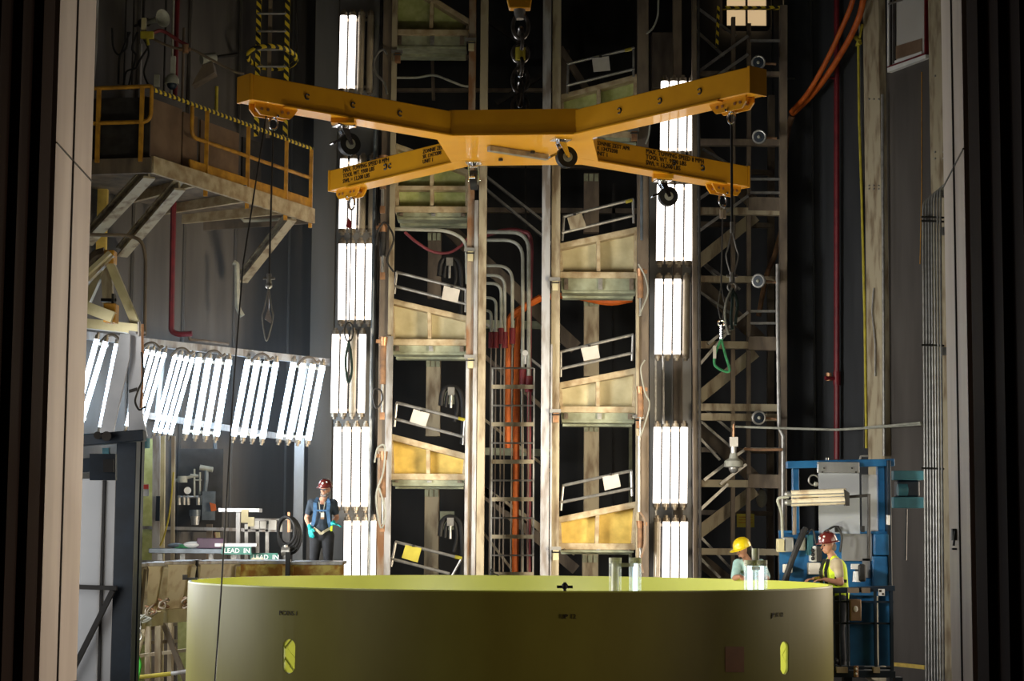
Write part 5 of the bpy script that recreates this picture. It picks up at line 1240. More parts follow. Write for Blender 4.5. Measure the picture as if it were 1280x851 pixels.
wpipe('conduit', 'short pale conduit with clamps beside the left tan column', [(1092, 360), (1090, 390), (1094, 430), (1094, 470)], .012, SILV, .17, 'conduit')
for k, pts in enumerate(([(1082, -60), (1079, 0), (1067, 38), (1042, 82), (1018, 115), (991, 142)], [(1078, -60), (1066, 0), (1051, 38), (1032, 78), (1010, 116), (989, 140)])):
    q = smooth([rw(x, y, .35 if k == 0 else .5) for x, y in pts], 6)
    one('hose', MB().tube(q, .046 if k == 0 else .038, 10), ORHOSE, ['thick bright orange hose sweeping down across the upper right wall', 'thinner orange hose running beside the thick one on the upper right wall'][k], 'hose')
wpipe('hose', 'dull orange hose end hanging low at the right edge of the stair tower', [(990, 145), (984, 165), (980, 200), (977, 240)], .05, RUST, .3, 'hose', True)
wpipe('conduit', 'pale horizontal wire running across the right wall columns', [(1081, 534), (1120, 531), (1151, 528)], .014, HORNG, .32, 'conduit')
wpipe('conduit', 'faint tan wire on the dark panel below the small window', [(1152, 90), (1152, 240), (1150, 330)], .006, RAILY, .03, 'conduit')
# the small window of the right wall
def rquad(pts, off, th, m, nm, par=None, t_=None):
    q = [rw(x, y, off) for x, y in pts]; mb = MB().prism(q, -RN*th)
    return mb
W2 = [(1108, -60), (1156, -70), (1156, 68), (1109, 85)]
wn = struct('window_2', rquad([(1110, -60), (1155, -70), (1155, 68), (1110, 84)], .02, .02, None, ''), mat('lit_room_pane', (.55, .53, .50), (.50, .48, .45), 1, .35))  # opaque pale pane, its colour standing for the lit room behind
def sub(mb, m, nm):
    o = struct(nm, mb, m); o.parent = wn
    if 'kind' in o: del o['kind']
sub(rquad([(1109, -60), (1111, -60), (1111, 84), (1109, 85)], .06, .06, None, ''), WHITE, 'window_frame')
sub(rquad([(1109, 85), (1157, 68), (1157, 72.5), (1109, 90.5)], .10, .10, None, ''), WHITE, 'window_sill')
sub(rquad([(1109, 83), (1156, 66), (1156, 68.5), (1109, 86)], .07, .07, None, ''), REDF, 'red_sealant')
sub(rquad([(1155, -70), (1156.5, -70), (1157, 66), (1155.5, 66)], .07, .07, None, ''), REDP, 'red_edge')
sub(rquad([(1118, 76), (1152, 64), (1152, 69), (1118, 81)], .05, .03, None, ''), WHITE, 'inner_sill')
sub(rquad([(1119, 58), (1152, 48), (1152, 64), (1119, 74)], .035, .012, None, ''), SCR, 'lower_board')
sub(rquad([(1112, -60), (1114, -60), (1114, 82), (1112, 83)], .045, .02, None, ''), DARK, 'mullion')
sub(rquad([(1116, -60), (1119, -60), (1119, 78), (1116, 79)], .045, .02, None, ''), DARK, 'mullion')
sub(rquad([(1110, 4), (1127, -1), (1127, 1), (1110, 6)], .08, .02, None, ''), SILV, 'latch_bar')
# lighter sheet under the window, its brown deepened for the lift's shadow
struct('trim_7', rquad([(1108, 90), (1166, 70), (1166, 900), (1108, 900)], .02, .015, None, ''), wallmat('brown_grey_wall_sheet', (.085, .075, .068), (.055, .048, .044)))
# bundle of parallel conduits bending over at the top
cg2 = 'parallel conduits standing at the right beside the jamb'
for k in range(7):
    x = 1154 + k*3.6; Y = 24.3 - k*.02; yt = 236 + (6-k)*2.2
    q = fillet([P(1182+k*.5, yt-4-k*.6, Y-.05), P(x, yt-2, Y), P(x, 300, Y), V((P(x, 600, Y).x, Y, .3))], .18)
    q[-1].z = 0
    if k in (0,): lab = 'leftmost of the seven parallel steel conduits by the right jamb'
    elif k == 6: lab = 'rightmost of the seven parallel steel conduits by the right jamb'
    else: lab = ['', 'second', 'third', 'middle one', 'fifth', 'sixth'][k] + ' from the left of the seven parallel steel conduits by the right jamb'
    one('conduit', MB().tube(q, .0145, 8), SILV, lab, 'conduit', cg2)
for y, lab in ((271, 'upper dark clamp bar across the seven steel conduits'), (276, 'dark clamp bar just below the top one on the steel conduits'), (431, 'middle dark clamp bar across the seven steel conduits'), (585, 'lower dark clamp bar across the seven steel conduits')):
    one('clamp_bar', pbar(1151.5, y, 1180, y+1, 2.2, 24.22, .03), DARK, lab, 'clamp')
for y, lab in ((285, 'small lit junction fitting right of the steel conduits, upper one'), (435, 'small white fitting at the middle clamp of the steel conduits')):
    one('fitting', MB().box(P(1180, y+4, 24.1), (.05, .05, .1)), SILV, lab, 'fitting')
one('door_latch', MB().box(P(1193, 668, 11.55), (.03, .03, .07)).beam(P(1194, 664, 11.5), P(1192, 682, 11.5), .012, .012).beam(P(1190, 686, 11.55), P(1200, 686, 11.55), .02, .012), DARK, 'small dark latch on the right jamb near its foot', 'latch')
one('floor_curb', MB().beam(P(1119, 830, 26.3), P(1157, 834, 25.2), .05, .05), YELP, 'dim yellowish floor curb at the foot of the right wall', 'curb')

# ------------------------------------------------------------------ blue lift on the right
YB = 19.2
def bp(x0, x1, y0, y1, Y, d, m=None):
    a = P(x0, y0, Y); b = P(x1, y1, Y); return MB().bb(a.x, b.x, Y, Y+d, b.z, a.z)
t = T('work_lift', 'blue painted work lift with raised backboard holding the man in the hi-vis vest', 'lift')
t.part('top_beam', pbar(983, 581, 1117, 578, 9, YB, .12), BLUE, bevel=.006)
t.part('left_post', bp(991, 999.5, 585, 666, YB+.02, .1), BLUE, bevel=.006)
t.part('right_post', bp(1097, 1107, 582, 668, YB+.02, .1), BLUE, bevel=.006)
t.part('mast', bp(1109, 1119, 575, 1000, YB-.1, .2), NAVY, bevel=.008)
t.part('backboard', bp(974, 1113, 665, 745, YB+.0, .04), BLUE)
t.part('lower_left_post', bp(975, 987, 745, 1000, YB, .1), BLUE)
t.part('board_top_rail', bp(974, 1113, 663, 667, YB-.03, .08), BLUE)
t.part('metal_plate', bp(1052, 1090, 667, 701, YB-.02, .02), ALU, label='bare aluminium plate')
t.part('metal_plate', bp(1078, 1088, 698, 722, YB-.02, .02), ALU)
t.part('right_box', bp(1093, 1112, 667, 694, YB-.1, .1), BLUE, bevel=.01)
t.part('right_box', bp(1091, 1111, 695, 733, YB-.08, .08), BLUE, bevel=.01)
hd = t.part('plate_header', bp(1022, 1074.5, 577, 591, YB-.12, .05), ALU, bevel=.005)
for x in (1030, 1065, 1028, 1070):
    y = 585 if x in (1030, 1065) else 590
    t.part('bolt', MB().cyl(P(x, y, YB-.14), P(x, y, YB-.11), .01, n=6), DARK, parent=hd)
t.part('hazy_pane', bp(1023, 1075, 591, 667, YB-.1, .01), PLEXI, label='hazy clear pane')
t.part('hazy_pane', bp(1077, 1097, 593, 666, YB+.0, .01), PLEXI, label='hazy clear pane')
t.part('pane_clip', bp(1044, 1049, 657, 665, YB-.15, .04), BLACK); t.part('pane_clip', bp(1077, 1081, 657, 665, YB-.15, .04), BLACK)
# horizontal twin-tube lamp on stand pipes
for k, (y, x1) in enumerate(((617.5, 1057), (628, 1059))):
    a = P(989, y, YB-.35); b = P(x1, y-2.5, YB-.35)
    f_ = t.part('lamp_tube', MB().cyl(a, b, .038, n=16), CREAM2, label='unlit cream lamp tube')
    t.part('tube_cap', MB().cyl(a-V((.04, 0, 0)), a, .03, n=12).sphere(a-V((.04, 0, 0)), .03, 10, 6), SILV, parent=f_)
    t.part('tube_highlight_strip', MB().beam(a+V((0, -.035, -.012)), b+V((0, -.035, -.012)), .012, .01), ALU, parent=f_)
t.part('lamp_end', MB().prism([P(1055, 611, YB-.4), P(1062, 616, YB-.4), P(1062, 632, YB-.4), P(1057, 632, YB-.4)], (0, .1, 0)), DARK)
t.part('lamp_arm', MB().cyl(P(1060, 621, YB-.3), P(1086, 619, YB-.3), .015, n=8), DARK)
t.part('lamp_mast', MB().cyl(P(1086, 617, YB-.3), P(1086, 698, YB-.3), .018, n=8), DARK)
t.part('left_stand_pipe', MB().tube(fillet([P(986, 621, YB-.35), P(970, 622, YB-.35), P(977, 640, YB-.3), P(978, 672, YB-.3)], .06), .014, 8), HORNG)
t.part('left_stand_post', MB().cyl(P(993, 632, YB-.25), P(993, 668, YB-.25), .02, n=8), TAN2)
t.part('top_clamp', MB().tube([P(1034, 572, YB), P(1034, 580, YB)], .015, 6).tube([P(1074, 578, YB), P(1076, 570, YB), P(1085, 570, YB)], .012, 6), SILV)
t.part('cable_loop', MB().torus(P(1017, 600, YB-.05), .05, .008, (.3, 1, 0), 16, 6, a0=.5, a1=5.2), SILV)
t.part('cable_hub', MB().sphere(P(1020, 605, YB-.08), .025, 10, 6), HORNG)
# control gear on the board
gear = [('switch_box', 972, 983, 673, 690, CREAM, None), ('foil_bag', 979, 992, 671, 690, ALU, 'crumpled silver bag'), ('relay_box', 999, 1007, 671, 688, HORNG, None), ('bottle', 1009, 1017, 668, 694, TEAL, None), ('selector_panel', 1013, 1021, 682, 702, WHITE, None), ('radio', 1021, 1028, 682, 702, DARK, None), ('paper_tag', 1011, 1026, 703, 718, PAPER, 'white paper tag'), ('lower_tag', 980, 991, 705, 716, PAPER, 'pale paper tag')]
for nm, x0, x1, y0, y1, m, lb in gear: t.part(nm, bp(x0, x1, y0, y1, YB-.14, .12), m, label=lb, bevel=.01)
t.part('selector_knobs', MB().sphere(P(1016, 688, YB-.16), .02, 8, 6).sphere(P(1016, 693, YB-.16), .02, 8, 6).sphere(P(1016, 698, YB-.16), .02, 8, 6), BLACK)
t.part('cable_bundle', MB().tube(smooth([P(1007, 660, YB-.2), P(998, 680, YB-.25), P(990, 700, YB-.25), P(980, 728, YB-.2)], 4), .03, 8).tube(smooth([P(1003, 662, YB-.2), P(993, 690, YB-.25), P(983, 728, YB-.2)], 4), .018, 8), BLACK)
t.part('looped_cable', MB().tube(smooth([P(1030, 665, YB-.2), P(1045, 658, YB-.2), P(1052, 670, YB-.2), P(1050, 690, YB-.2)], 5), .012, 6).tube(smooth([P(1008, 668, YB-.2), P(1016, 662, YB-.2), P(1020, 680, YB-.2)], 5), .01, 6), BLACK)
t.part('spray_bottle', MB().cyl(P(1071, 727, YB-.3), P(1071, 714, YB-.3), .045, .035).box(P(1069, 708, YB-.3), (.08, .05, .05)), WHITE)
t.part('black_kit', bp(1073, 1083, 705, 727, YB-.35, .2), BLACK, bevel=.02)
# side tank to the right
t.part('side_beam', bp(1117, 1155, 588, 600, YB+.2, .12), TEAL, bevel=.006); t.part('side_beam', bp(1117, 1155, 621, 635, YB+.2, .12), TEAL, bevel=.006)
t.part('side_motor', bp(1122, 1150, 600, 621, YB+.25, .2), NAVY, bevel=.02); t.part('side_coupling', MB().cyl(P(1122, 612, YB+.15), P(1134, 612, YB+.15), .06, n=12), TEAL)
t.part('side_rod', MB().cyl(P(1133, 636, YB+.2), P(1132, 700, YB+.2), .012, n=6), DARK)
t.part('mast_lamp', MB().cyl(P(1110, 644, YB-.15), P(1110, 656, YB-.15), .018, n=8), WHITE)
# basket in front
YK = 18.0
t.part('basket_top_rail', MB().beam(P(1042, 738, YK), P(1118, 735, YK), .05, .05), NAVY)
t.part('basket_side_rail', MB().beam(P(1042, 738, YK), P(1042, 736, YB), .05, .05), NAVY)
for x, w_ in ((1043, 3), (1051, 2.5), (1060, 2.5), (1095, 4), (1115, 5)): t.part('basket_post', bp(x-w_/2, x+w_/2, 737, 840, YK-.02, .05), NAVY)
for y in (779, 835, 752): t.part('basket_rail', bp(1042, 1117, y-1.5, y+1.5, YK, .04), NAVY)
t.part('basket_panel', bp(1062, 1093, 744, 832, YK+.06, .02), BLUE); t.part('basket_panel', bp(1098, 1113, 737, 832, YK+.06, .02), BLUE)
t.part('name_plate', bp(1060, 1074, 734.5, 741, YK-.05, .03), TAN2); t.part('name_plate', bp(1077, 1088, 734.5, 741, YK-.05, .03), TAN2)
bx = t.part('document_box', bp(1063, 1077, 749, 776, YK-.08, .1), SCR, bevel=.008)
t.part('white_mark', MB().sphere(P(1069.5, 761, YK-.085), (.022, .006, .03), 12, 8), WHITE, parent=bx)
st = t.part('sticker', bp(1098, 1106, 736, 744.5, YK-.03, .006), WHITE, label='black and white sticker')
t.part('sticker_marks', bp(1099, 1102, 737, 740, YK-.034, .004), INK, parent=st); t.part('sticker_marks', bp(1102.5, 1105, 741, 743.5, YK-.034, .004), INK, parent=st)
zf = P(1080, 838, YK).z
t.part('basket_floor', MB().bb(P(1040, 838, YK).x, P(1118, 838, YK).x, YK-.05, YB+.1, zf-.06, zf), NAVY)
t.part('base_leg', MB().bb(P(1046, 0, YK).x, P(1056, 0, YK).x, YK, YK+.12, 0, zf-.06), NAVY); t.part('base_leg', MB().bb(P(1108, 0, YK).x, P(1117, 0, YK).x, YK, YK+.12, 0, zf-.06), NAVY)
t.part('base_leg', MB().bb(P(1046, 0, YK).x, P(1056, 0, YK).x, YB, YB+.12, 0, zf-.06), NAVY)
t.part('scissor_arm', MB().beam(P(1078, 842, YK), P(1105, 862, YK), .04, .03), SILV)
t.part('base_plate', bp(1046, 1060, 834, 841, YK-.08, .1), TAN); t.part('base_plate', bp(1092, 1100, 834, 841, YK-.08, .1), TAN)
t.part('beacon', MB().cyl(P(1070, 832, YK-.1), P(1070, 846, YK-.1), .022, n=8), RUST)
t.part('beacon_lens', MB().sphere(P(1070, 836, YK-.12), .012, 8, 6), WHITE); t.part('beacon_lens', MB().sphere(P(1070, 842, YK-.12), .012, 8, 6), WHITE)

# ------------------------------------------------------------------ people
SKIN = mat('skin', (.50, .27, .18), (.42, .21, .14), 8, .5, spec=.35)
SKIN2 = mat('tan_skin', (.40, .20, .125), (.33, .16, .10), 8, .5, spec=.35)
NAVYSH = mat('navy_cotton', (.035, .05, .07), (.022, .032, .046), 12, .9, bump=.2)
TROU = mat('dark_trousers', (.025, .027, .032), (.015, .016, .02), 12, .9, bump=.2)
HARN = mat('blue_webbing', (.07, .17, .33), (.045, .11, .22), 14, .8)
GLOVE = mat('teal_glove', (.01, .42, .42), (.005, .30, .31), 9, .5)
MAROON = mat('maroon_helmet', (.15, .025, .022), (.10, .016, .015), 3, .25, spec=.6, coat=.3)
YHAT = mat('yellow_helmet', (.80, .60, .01), (.70, .50, .01), 3, .28, spec=.6, coat=.3)
TEALSH = mat('pale_teal_shirt', (.42, .62, .60), (.30, .48, .48), 8, .85, bump=.2)
TANSH = mat('tan_tshirt', (.42, .35, .24), (.32, .26, .17), 8, .9, bump=.2)
HIVIS = mat('hi_vis_yellow', (.60, .78, .02), (.48, .64, .02), 8, .7)
HAIR = mat('dark_hair', (.02, .015, .012), (.01, .008, .006), 20, .6)
GREYHAIR = mat('grey_stubble', (.20, .17, .15), (.12, .10, .09), 30, .8)
BEIGEWEB = mat('beige_webbing', (.45, .40, .28), (.34, .30, .2), 10, .8)

def solid(caps, sph, M, voxel=.010, sm=6):
    """one continuous surface out of tapered limbs and ellipsoids"""
    mb = MB()
    for p, q, r1, r2 in caps:
        mb.cyl(p, q, r1, r2, n=14); mb.sphere(p, r1*.998, 14, 8); mb.sphere(q, r2*.998, 14, 8)
    for c, r in sph: mb.sphere(c, r, 18, 12)
    me = mb.mesh('s', V((0, 0, 0)))
    o = bpy.data.objects.new('s', me); COL.objects.link(o)
    m = o.modifiers.new('r', 'REMESH'); m.mode = 'VOXEL'; m.voxel_size = voxel; m.use_smooth_shade = True
    s = o.modifiers.new('s', 'SMOOTH'); s.factor = .5; s.iterations = sm
    bpy.context.view_layer.update()
    m2 = bpy.data.meshes.new_from_object(o.evaluated_get(bpy.context.evaluated_depsgraph_get()))
    bpy.data.objects.remove(o); m2.materials.clear()
    for po in m2.polygons: po.use_smooth = True
    m2.transform(M); return RawMesh(m2)
def L(a, b, t): return V(a)*(1-t)+V(b)*t
def hand_caps(w, d, up, side, curl=.4, s=1.0):
    """palm and five fingers from the wrist w along d; up = back of hand normal, side = towards the thumb"""
    w = V(w); d = V(d).normalized(); side = V(side); side = (side - d*side.dot(d)).normalized(); up = side.cross(d) if V(up).dot(side.cross(d)) > 0 else d.cross(side)
    caps = []; kn = w + d*.085*s
    for k in (-.030, -.010, .010, .030): caps.append((w + side*k*.5*s, kn + side*k*s, .015*s, .0125*s))
    for k, ln in ((-.030, .062), (-.010, .078), (.010, .083), (.030, .074)):
        a = kn + side*k*s; c = curl
        b = a + (d*math.cos(c*.6) - up*math.sin(c*.6) + side*k*2.2)*ln*.45*s
        e = b + (d*math.cos(c*1.3) - up*math.sin(c*1.3) + side*k*1.5)*ln*.32*s
        g = e + (d*math.cos(c*2.0) - up*math.sin(c*2.0))*ln*.28*s
        caps += [(a, b, .0095*s, .0088*s), (b, e, .0088*s, .008*s), (e, g, .008*s, .007*s)]
    a = w + side*.022*s + d*.02*s; b = a + (side*.75 + d*.6)*.042*s; e = b + (side*.3 + d*.9 - up*.25)*.032*s
    caps += [(a, b, .013*s, .011*s), (b, e, .0105*s, .0085*s)]
    return caps

PS = 1/K
def toM(M, mb): mb.v = [M @ v for v in mb.v]; return mb
def person(label, loc, yaw, J, cfg):
    """J: joint positions in a local frame, facing -Y, feet at z=0"""
    t = T('person', label, 'person')
    M = Matrix.Translation(V(loc)) @ Matrix.Rotation(yaw, 4, 'Z') @ Matrix.Scale(PS, 4)
    hc, hd = V(J['head']), V(J['face']).normalized()         # head centre, gaze
    hu = V(J.get('crown', (0, 0, 1))).normalized(); hr = hd.cross(hu).normalized(); hu = hr.cross(hd).normalized()
    HP = lambda r, f, u: hc + hr*r + hd*f + hu*u
    caps = [(J['neck'], HP(0, -.01, -.06), .055, .052), (J['neck'], J['chest'], .065, .13), (J['chest'], J['waist'], .135, .125), (J['waist'], J['pelvis'], .125, .14)]
    for s in 'lr':
        sh, el, wr = J['sh'+s], J['el'+s], J['wr'+s]; hp, kn, an, to = J['hip'+s], J['kn'+s], J['an'+s], J['toe'+s]
        caps += [(L(J['neck'], J['chest'], .35), sh, .07, .062), (J['chest'], sh, .11, .06), (sh, el, .058, .043), (el, L(el, wr, .35), .043, .042), (L(el, wr, .35), wr, .042, .028)]
        caps += hand_caps(wr, J['hd'+s], J['hu'+s], J['ht'+s], J.get('curl'+s, .4))
        caps += [(J['pelvis'], hp, .13, .095), (hp, kn, .092, .058), (kn, L(kn, an, .3), .056, .058), (L(kn, an, .3), an, .058, .038), (V(an)+V((0, .03, -.03)), to, .045, .035)]
    sph = [(HP(0, 0, .02), V((.078, .09, .105))), (HP(0, .028, -.055), V((.055, .055, .06))), (HP(0, .05, -.085), V((.03, .028, .025)))]
    # nose, brow, lips, ears
    caps += [(HP(0, .088, .015), HP(0, .108, -.022), .009, .014), (HP(-.035, .074, .035), HP(.035, .074, .035), .012, .012), (HP(-.02, .088, -.052), HP(.02, .088, -.052), .007, .007), (HP(-.02, .086, -.063), HP(.02, .086, -.063), .007, .007)]
    for s in (-1, 1): caps += [(HP(.080*s, -.005, .012), HP(.074*s, -.002, -.025), .014, .009)]
    body = t.part('body', solid(caps, sph, M, .0085, 4), cfg['skin'])
    em = MB()
    for s in (-1, 1): em.sphere(HP(.03*s, .074, .012), .0125, 10, 6)
    t.part('eyes', toM(M, em), HAIR)
    # helmet with brim
    hm = cfg['hat']; R_ = Matrix((hr, hd, hu)).transposed()
    MR = (M.to_3x3() @ R_)
    dome = [(.001, .155), (.05, .150), (.085, .132), (.110, .095), (.122, .05), (.126, .02), (.120, .015), (.108, .05), (.05, .13)]
    hb = MB(); hb.lathe([(r, z) for r, z in dome], (0, 0, 0), 28)
    hb.v = [V((v.x*.92, v.y*1.12, v.z)) for v in hb.v]
    br = MB(); 
    rings = cfg.get('brim', 'full')
    n = 36; vs = []; fs = []
    for i in range(n):
        a = 2*PI*i/n; ext = .035 if rings == 'full' else (.055*max(0, math.sin(a))**.6 + .006)
        if rings == 'full': ext = .032 + .012*max(0, math.sin(a))
        for r_, z_ in ((.120, .030), (.120+ext, .012), (.120+ext, .006), (.118, .018)): vs.append(V((r_*math.cos(a)*.92, r_*math.sin(a)*1.12, z_)))
    for i in range(n):
        for j in range(4): fs.append((i*4+j, ((i+1) % n)*4+j, ((i+1) % n)*4+(j+1) % 4, i*4+(j+1) % 4))
    br.add(vs, fs, True)
    rdg = MB(); 
    for x in (-.02, .02): rdg.tube([V((x, 1.12*.118*math.cos(a), .045+.112*math.sin(a))) for a in [PI*k/12 for k in range(1, 12)]], .006, 6)
    off = HP(0, -.005, .03)
    for mb_ in (hb, br, rdg):
        mb_.v = [M @ (off + R_ @ v) for v in mb_.v]
    h = t.part('hard_hat', hb, hm); t.part('brim', br, hm, parent=h); t.part('ridge', rdg, hm, parent=h)
    HW = lambda r, f, u: off + R_ @ V((r, f, u))
    if cfg.get('decal'):
        dm = MB(); dm.sphere(HW(-.01, .118, .085), .022, 10, 6); dm.sphere(HW(.045, .09, .1), .018, 8, 6); dm.sphere(HW(-.06, .08, .1), .018, 8, 6)
        t.part('sticker', toM(M, dm), WHITE, parent=h, label='pale stickers on the hard hat')
    if cfg.get('headlamp'):
        lm = MB(); lm.cyl(HW(0, -.02, .15), HW(0, -.02, .19), .025, n=10).tube([HW(.1, -.05, .08), HW(.13, -.08, .12), HW(.09, -.1, .17), HW(.02, -.03, .18)], .006, 6)
        t.part('helmet_cord', toM(M, lm), BLACK, parent=h)
    # shirt: torso and sleeves
    g = .016
    sc = [(L(J['neck'], J['chest'], .25), J['chest'], .075, .13+g), (J['chest'], J['waist'], .137+g, .13+g), (J['waist'], L(J['waist'], J['pelvis'], .6), .13+g, .142+g)]
    for s in 'lr':
        sh, el = J['sh'+s], J['el'+s]; k = cfg.get('sleeve', .62)
        sc += [(L(J['neck'], J['chest'], .35), sh, .075, .066+g*.6), (J['chest'], sh, .115+g, .066+g*.6), (sh, L(sh, el, k), .066+g*.6, .062)]
    t.part('shirt', solid(sc, [], M, .010, 5), cfg['shirt'])
    tc = [(J['pelvis'], J['pelvis'], .155, .155)]
    for s in 'lr':
        hp, kn, an = J['hip'+s], J['kn'+s], J['an'+s]
        tc += [(J['pelvis'], hp, .15, .115), (hp, kn, .112, .078), (kn, an, .076, .066)]
    t.part('trousers', solid(tc, [], M, .012, 5), cfg['trousers'])
    bt = MB()
    for s in 'lr': bt.cyl(V(J['an'+s])+V((0, .03, -.075)), V(J['an'+s]), .065, .06); bt.sphere(L(J['an'+s], J['toe'+s], .6), (.055, .085, .045), 12, 8)
    t.part('boots', toM(M, bt), BLACK)
    return t, M, HP, solid
# ---- man in navy shirt
def put(px, py, Y, J, yaw=0):
    """where the feet go so that the head shows at this pixel"""
    h = Matrix.Rotation(yaw, 3, 'Z') @ (V(J['head'])*PS); p = P(px, py, Y+h.y); return V((p.x-h.x, Y, p.z-h.z))
def vecs(J): return {k: (V(v) if isinstance(v, tuple) else v) for k, v in J.items()}
J = vecs(dict(head=(.045, -.035, 1.655), face=(-.35, -1, -.05), neck=(.01, .01, 1.505), chest=(0, .02, 1.30), waist=(0, .01, 1.08), pelvis=(0, .01, .95),
         shl=(-.18, .02, 1.44), ell=(-.26, .03, 1.19), wrl=(-.185, -.13, 1.03), hdl=(.18, -.25, -.85), hul=(-.6, -.8, 0), htl=(.9, -.3, 0), curll=.35,
         shr=(.18, .02, 1.44), elr=(.235, .06, 1.20), wrr=(.19, -.15, 1.105), hdr=(.9, -.3, -.2), hur=(0, -.2, 1), htr=(.3, -.9, 0), curlr=.25,
         hipl=(-.095, .01, .90), knl=(-.12, -.03, .49), anl=(-.13, .03, .09), toel=(-.15, -.14, .035), hipr=(.095, .01, .90), knr=(.11, -.02, .49), anr=(.12, .03, .09), toer=(.15, -.14, .035)))
lc = put(406.5, 612.5, 21.9, J)
t, M, HP, _ = person('person in navy t-shirt, blue harness, teal gloves and maroon hard hat facing the ring', lc, 0, J, dict(skin=SKIN, shirt=NAVYSH, trousers=TROU, hat=MAROON, decal=True))
for s in 'lr':
    gc = hand_caps(J['wr'+s], J['hd'+s], J['hu'+s], J['ht'+s], J['curl'+s], 1.0)
    gc = [(p, q, a+.004, b+.004) for p, q, a, b in gc]
    fw = (J['el'+s]-J['wr'+s]).normalized(); gc.append((J['wr'+s]-fw*.01, J['wr'+s]+fw*.05, .034, .036))
    t.part('glove', solid(gc, [], M, .005, 3), GLOVE, label='teal glove')
def strap(pts, w_, m, nm, lab=None, th=.008):
    mb = MB(); pts = [V(p) for p in pts]
    for a, b in zip(pts, pts[1:]): mb.beam(a, b, w_, th, up=V((0, -1, 0))) if abs((b-a).normalized().y) < .9 else mb.beam(a, b, w_, th)
    return t.part(nm, toM(M, mb), m, label=lab)
strap([(-.075, .02, 1.53), (-.115, -.10, 1.44), (-.105, -.165, 1.30), (-.13, -.155, 1.12), (-.17, -.10, 1.02)], .058, HARN, 'harness_strap')
strap([(.075, .02, 1.53), (.115, -.10, 1.44), (.105, -.165, 1.30), (.13, -.155, 1.12), (.15, -.10, 1.02)], .058, HARN, 'harness_strap')
strap([(-.105, -.172, 1.315), (.105, -.172, 1.315)], .03, HARN, 'chest_strap')
strap([(-.13, -.12, 1.03), (-.04, -.165, .97), (0, -.16, .93)], .04, BEIGEWEB, 'leg_strap'); strap([(.15, -.11, 1.03), (.05, -.165, .97), (0, -.16, .93)], .04, BEIGEWEB, 'leg_strap')
strap([(-.05, -.09, 1.46), (-.02, -.175, 1.28)], .012, HORNG, 'lanyard'); strap([(.05, -.09, 1.46), (.03, -.175, 1.28)], .012, HORNG, 'lanyard')
t.part('badge', toM(M, MB().box(V((.02, -.182, 1.235)), (.055, .006, .095))), PAPER); t.part('badge_clip', toM(M, MB().box(V((.02, -.184, 1.19)), (.06, .006, .03))), RUST)
t.part('buckle', toM(M, MB().torus(V((-.15, -.13, 1.10)), .03, .008, (0, 1, 0), 14, 6)), SILV); t.part('hip_clip', toM(M, MB().box(V((.165, -.1, 1.03)), (.035, .05, .1))), HIVIS)
rg = Matrix.Rotation(-.3, 3, 'Z')
t.part('glasses', toM(M, MB().box(HP(-.03, .095, .012), (.045, .006, .022), rg).box(HP(.03, .095, .012), (.045, .006, .022), rg).cyl(HP(-.055, .085, .015), HP(-.08, 0, .015), .004, n=6).cyl(HP(.055, .085, .015), HP(.08, 0, .015), .004, n=6)), NAVY)
t.part('stubble', solid([(HP(-.03, .052, -.085), HP(.03, .052, -.085), .032, .032), (HP(-.055, .02, -.06), HP(-.03, .05, -.085), .026, .03), (HP(.055, .02, -.06), HP(.03, .05, -.085), .026, .03)], [], M, .006, 3), GREYHAIR)
st_ = T('work_platform', 'grey platform hidden behind the ring under the navy-shirted worker', 'platform')
st_.part('deck', MB().bb(lc.x-.6, lc.x+.5, 21.6, 22.2, lc.z-.06, lc.z), SILV)
for dx in (-.55, .45): st_.part('leg', MB().bb(lc.x+dx-.03, lc.x+dx+.03, 21.7, 22.1, 0, lc.z-.06), TAN)
# ---- person with the yellow hard hat, leaning over the far rim
J = vecs(dict(head=(-.09, -.28, 1.60), face=(-.95, -.45, -.40), neck=(-.02, -.20, 1.46), chest=(.03, -.10, 1.27), waist=(.05, .03, 1.06), pelvis=(.05, .10, .92),
         shl=(-.15, -.17, 1.40), ell=(-.22, -.36, 1.20), wrl=(-.16, -.56, 1.12), hdl=(.15, -.9, -.1), hul=(0, 0, 1), htl=(1, 0, 0), curll=.5,
         shr=(.19, -.12, 1.40), elr=(.25, -.33, 1.20), wrr=(.14, -.53, 1.12), hdr=(-.1, -.9, -.1), hur=(0, 0, 1), htr=(-1, 0, 0), curlr=.5,
         hipl=(-.05, .10, .87), knl=(-.06, .03, .47), anl=(-.07, .08, .09), toel=(-.1, -.1, .035), hipr=(.15, .10, .87), knr=(.16, .03, .47), anr=(.16, .08, .09), toer=(.18, -.1, .035)))
Yp = 19.48
lc = put(928.5, 687.5, Yp, J)
for s in 'lr': J['wr'+s].z = (RT-lc.z)/PS + .045
t, M, HP, _ = person('person in pale teal shirt and yellow hard hat leaning over the far rim', lc, 0, J, dict(skin=SKIN2, shirt=TEALSH, trousers=TROU, hat=YHAT, brim='front', sleeve=.9))
t.part('hair', solid([(HP(0, -.07, -.01), HP(0, -.11, -.08), .085, .07), (HP(0, -.11, -.08), HP(0, -.17, -.16), .07, .045)], [], M, .008, 3), HAIR)
t.part('goatee', solid([(HP(-.014, .082, -.092), HP(.014, .082, -.092), .018, .018), (HP(-.02, .097, -.043), HP(.02, .097, -.043), .005, .005)], [], M, .005, 1), HAIR)
one('step_box', MB().bb(lc.x-.3, lc.x+.4, Yp-.12, Yp+.3, 0, lc.z), TAN2, 'step box behind the ring under the yellow-helmeted person', 'step')
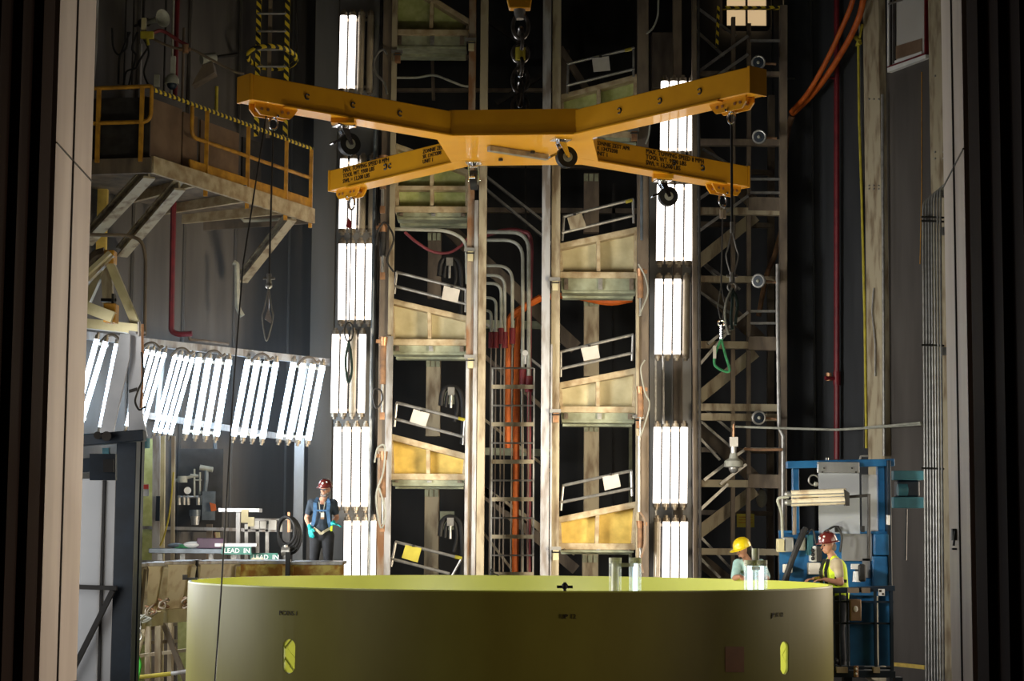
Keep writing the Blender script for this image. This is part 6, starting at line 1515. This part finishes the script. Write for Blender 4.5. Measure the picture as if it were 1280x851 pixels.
# ---- man in hi-vis vest at the right
J = vecs(dict(head=(-.075, -.02, 1.63), face=(-1, -.22, -.15), neck=(-.01, 0, 1.475), chest=(.03, .0, 1.27), waist=(.05, 0, 1.06), pelvis=(.06, 0, .92),
         shl=(.0, -.18, 1.39), ell=(.03, -.25, 1.12), wrl=(-.20, -.24, 1.14), hdl=(-1, .05, -.08), hul=(0, 0, 1), htl=(0, 1, 0), curll=.35,
         shr=(.02, .17, 1.40), elr=(-.10, .20, 1.16), wrr=(-.27, .02, 1.16), hdr=(-.9, -.4, -.08), hur=(0, 0, 1), htr=(0, -1, 0), curlr=.35,
         hipl=(.06, -.095, .87), knl=(.04, -.11, .47), anl=(.07, -.11, .09), toel=(-.1, -.13, .035), hipr=(.06, .095, .87), knr=(.04, .11, .47), anr=(.07, .11, .09), toer=(-.1, .13, .035)))
lc = put(1034.5, 681.5, 18.35, J)
for s in 'lr': J['wr'+s].z = (RT-lc.z)/PS + .04; J['el'+s].z = min(J['el'+s].z, J['wr'+s].z+.02)
t, M, HP, _ = person('person in tan t-shirt, hi-vis yellow vest and maroon hard hat in profile at the rim', lc, .15, J, dict(skin=SKIN2, shirt=TANSH, trousers=TROU, hat=MAROON, decal=True, headlamp=True))
vz = [(J['chest']+V((0, 0, .03)), J['waist'], .137+.03, .13+.032), (J['waist'], J['pelvis']+V((0, 0, .05)), .13+.032, .142+.03), (J['chest'], L(J['neck'], J['shl'], .55), .12, .065), (J['chest'], L(J['neck'], J['shr'], .55), .12, .065)]
t.part('vest', solid(vz, [], M, .010, 5), HIVIS)
for pts in ([(-.09, -.077, 1.44), (-.145, -.11, 1.28), (-.125, -.11, 1.02)], [(-.09, .077, 1.44), (-.145, .11, 1.28), (-.125, .11, 1.02)], [(.0, -.178, 1.30), (-.02, -.175, 1.08)], [(-.11, -.155, 1.16), (.14, -.165, 1.14)]):
    strap(pts, .045, BLACK, 'vest_trim', None, .012)
t.part('hair', solid([(HP(0, -.05, -.02), HP(0, -.07, -.05), .072, .05)], [], M, .008, 3), GREYHAIR)
one('basket_step', MB().bb(lc.x-.25, lc.x+.25, 18.15, 18.6, zf, lc.z-.002), NAVY, 'step under the man in the hi-vis vest inside the blue lift', 'step') if lc.z-zf > .02 else None
print('man3 floor gap', lc.z-zf)

# ------------------------------------------------------------------ thin haze hanging in the chamber around the slanted lamp banks
hz = MB().prism([(WLX(24.7)+.05, 24.7, 1.2), (WLX(29.3)+.05, 29.3, 1.2), (-2.95, 29.3, 1.2), (-2.35, 24.7, 1.2)], (0, 0, 6.4)).mesh('haze', V((0, 0, 0)), K)
hm = bpy.data.materials.new('lamp_haze'); hm.use_nodes = True; nt = hm.node_tree
for n in list(nt.nodes): nt.nodes.remove(n)
ho = nt.nodes.new('ShaderNodeOutputMaterial'); vs_ = nt.nodes.new('ShaderNodeVolumeScatter'); vs_.inputs['Density'].default_value = .010
vs_.inputs['Color'].default_value = (.75, .87, 1, 1); vs_.inputs['Anisotropy'].default_value = .2
nt.links.new(vs_.outputs[0], ho.inputs['Volume']); hz.materials.append(hm)
o = bpy.data.objects.new('haze', hz); COL.objects.link(o)
o['kind'] = 'stuff'; o['label'] = 'thin bluish haze glowing around the slanted lamp banks'; o['category'] = 'haze'
for t in THINGS: t.build()
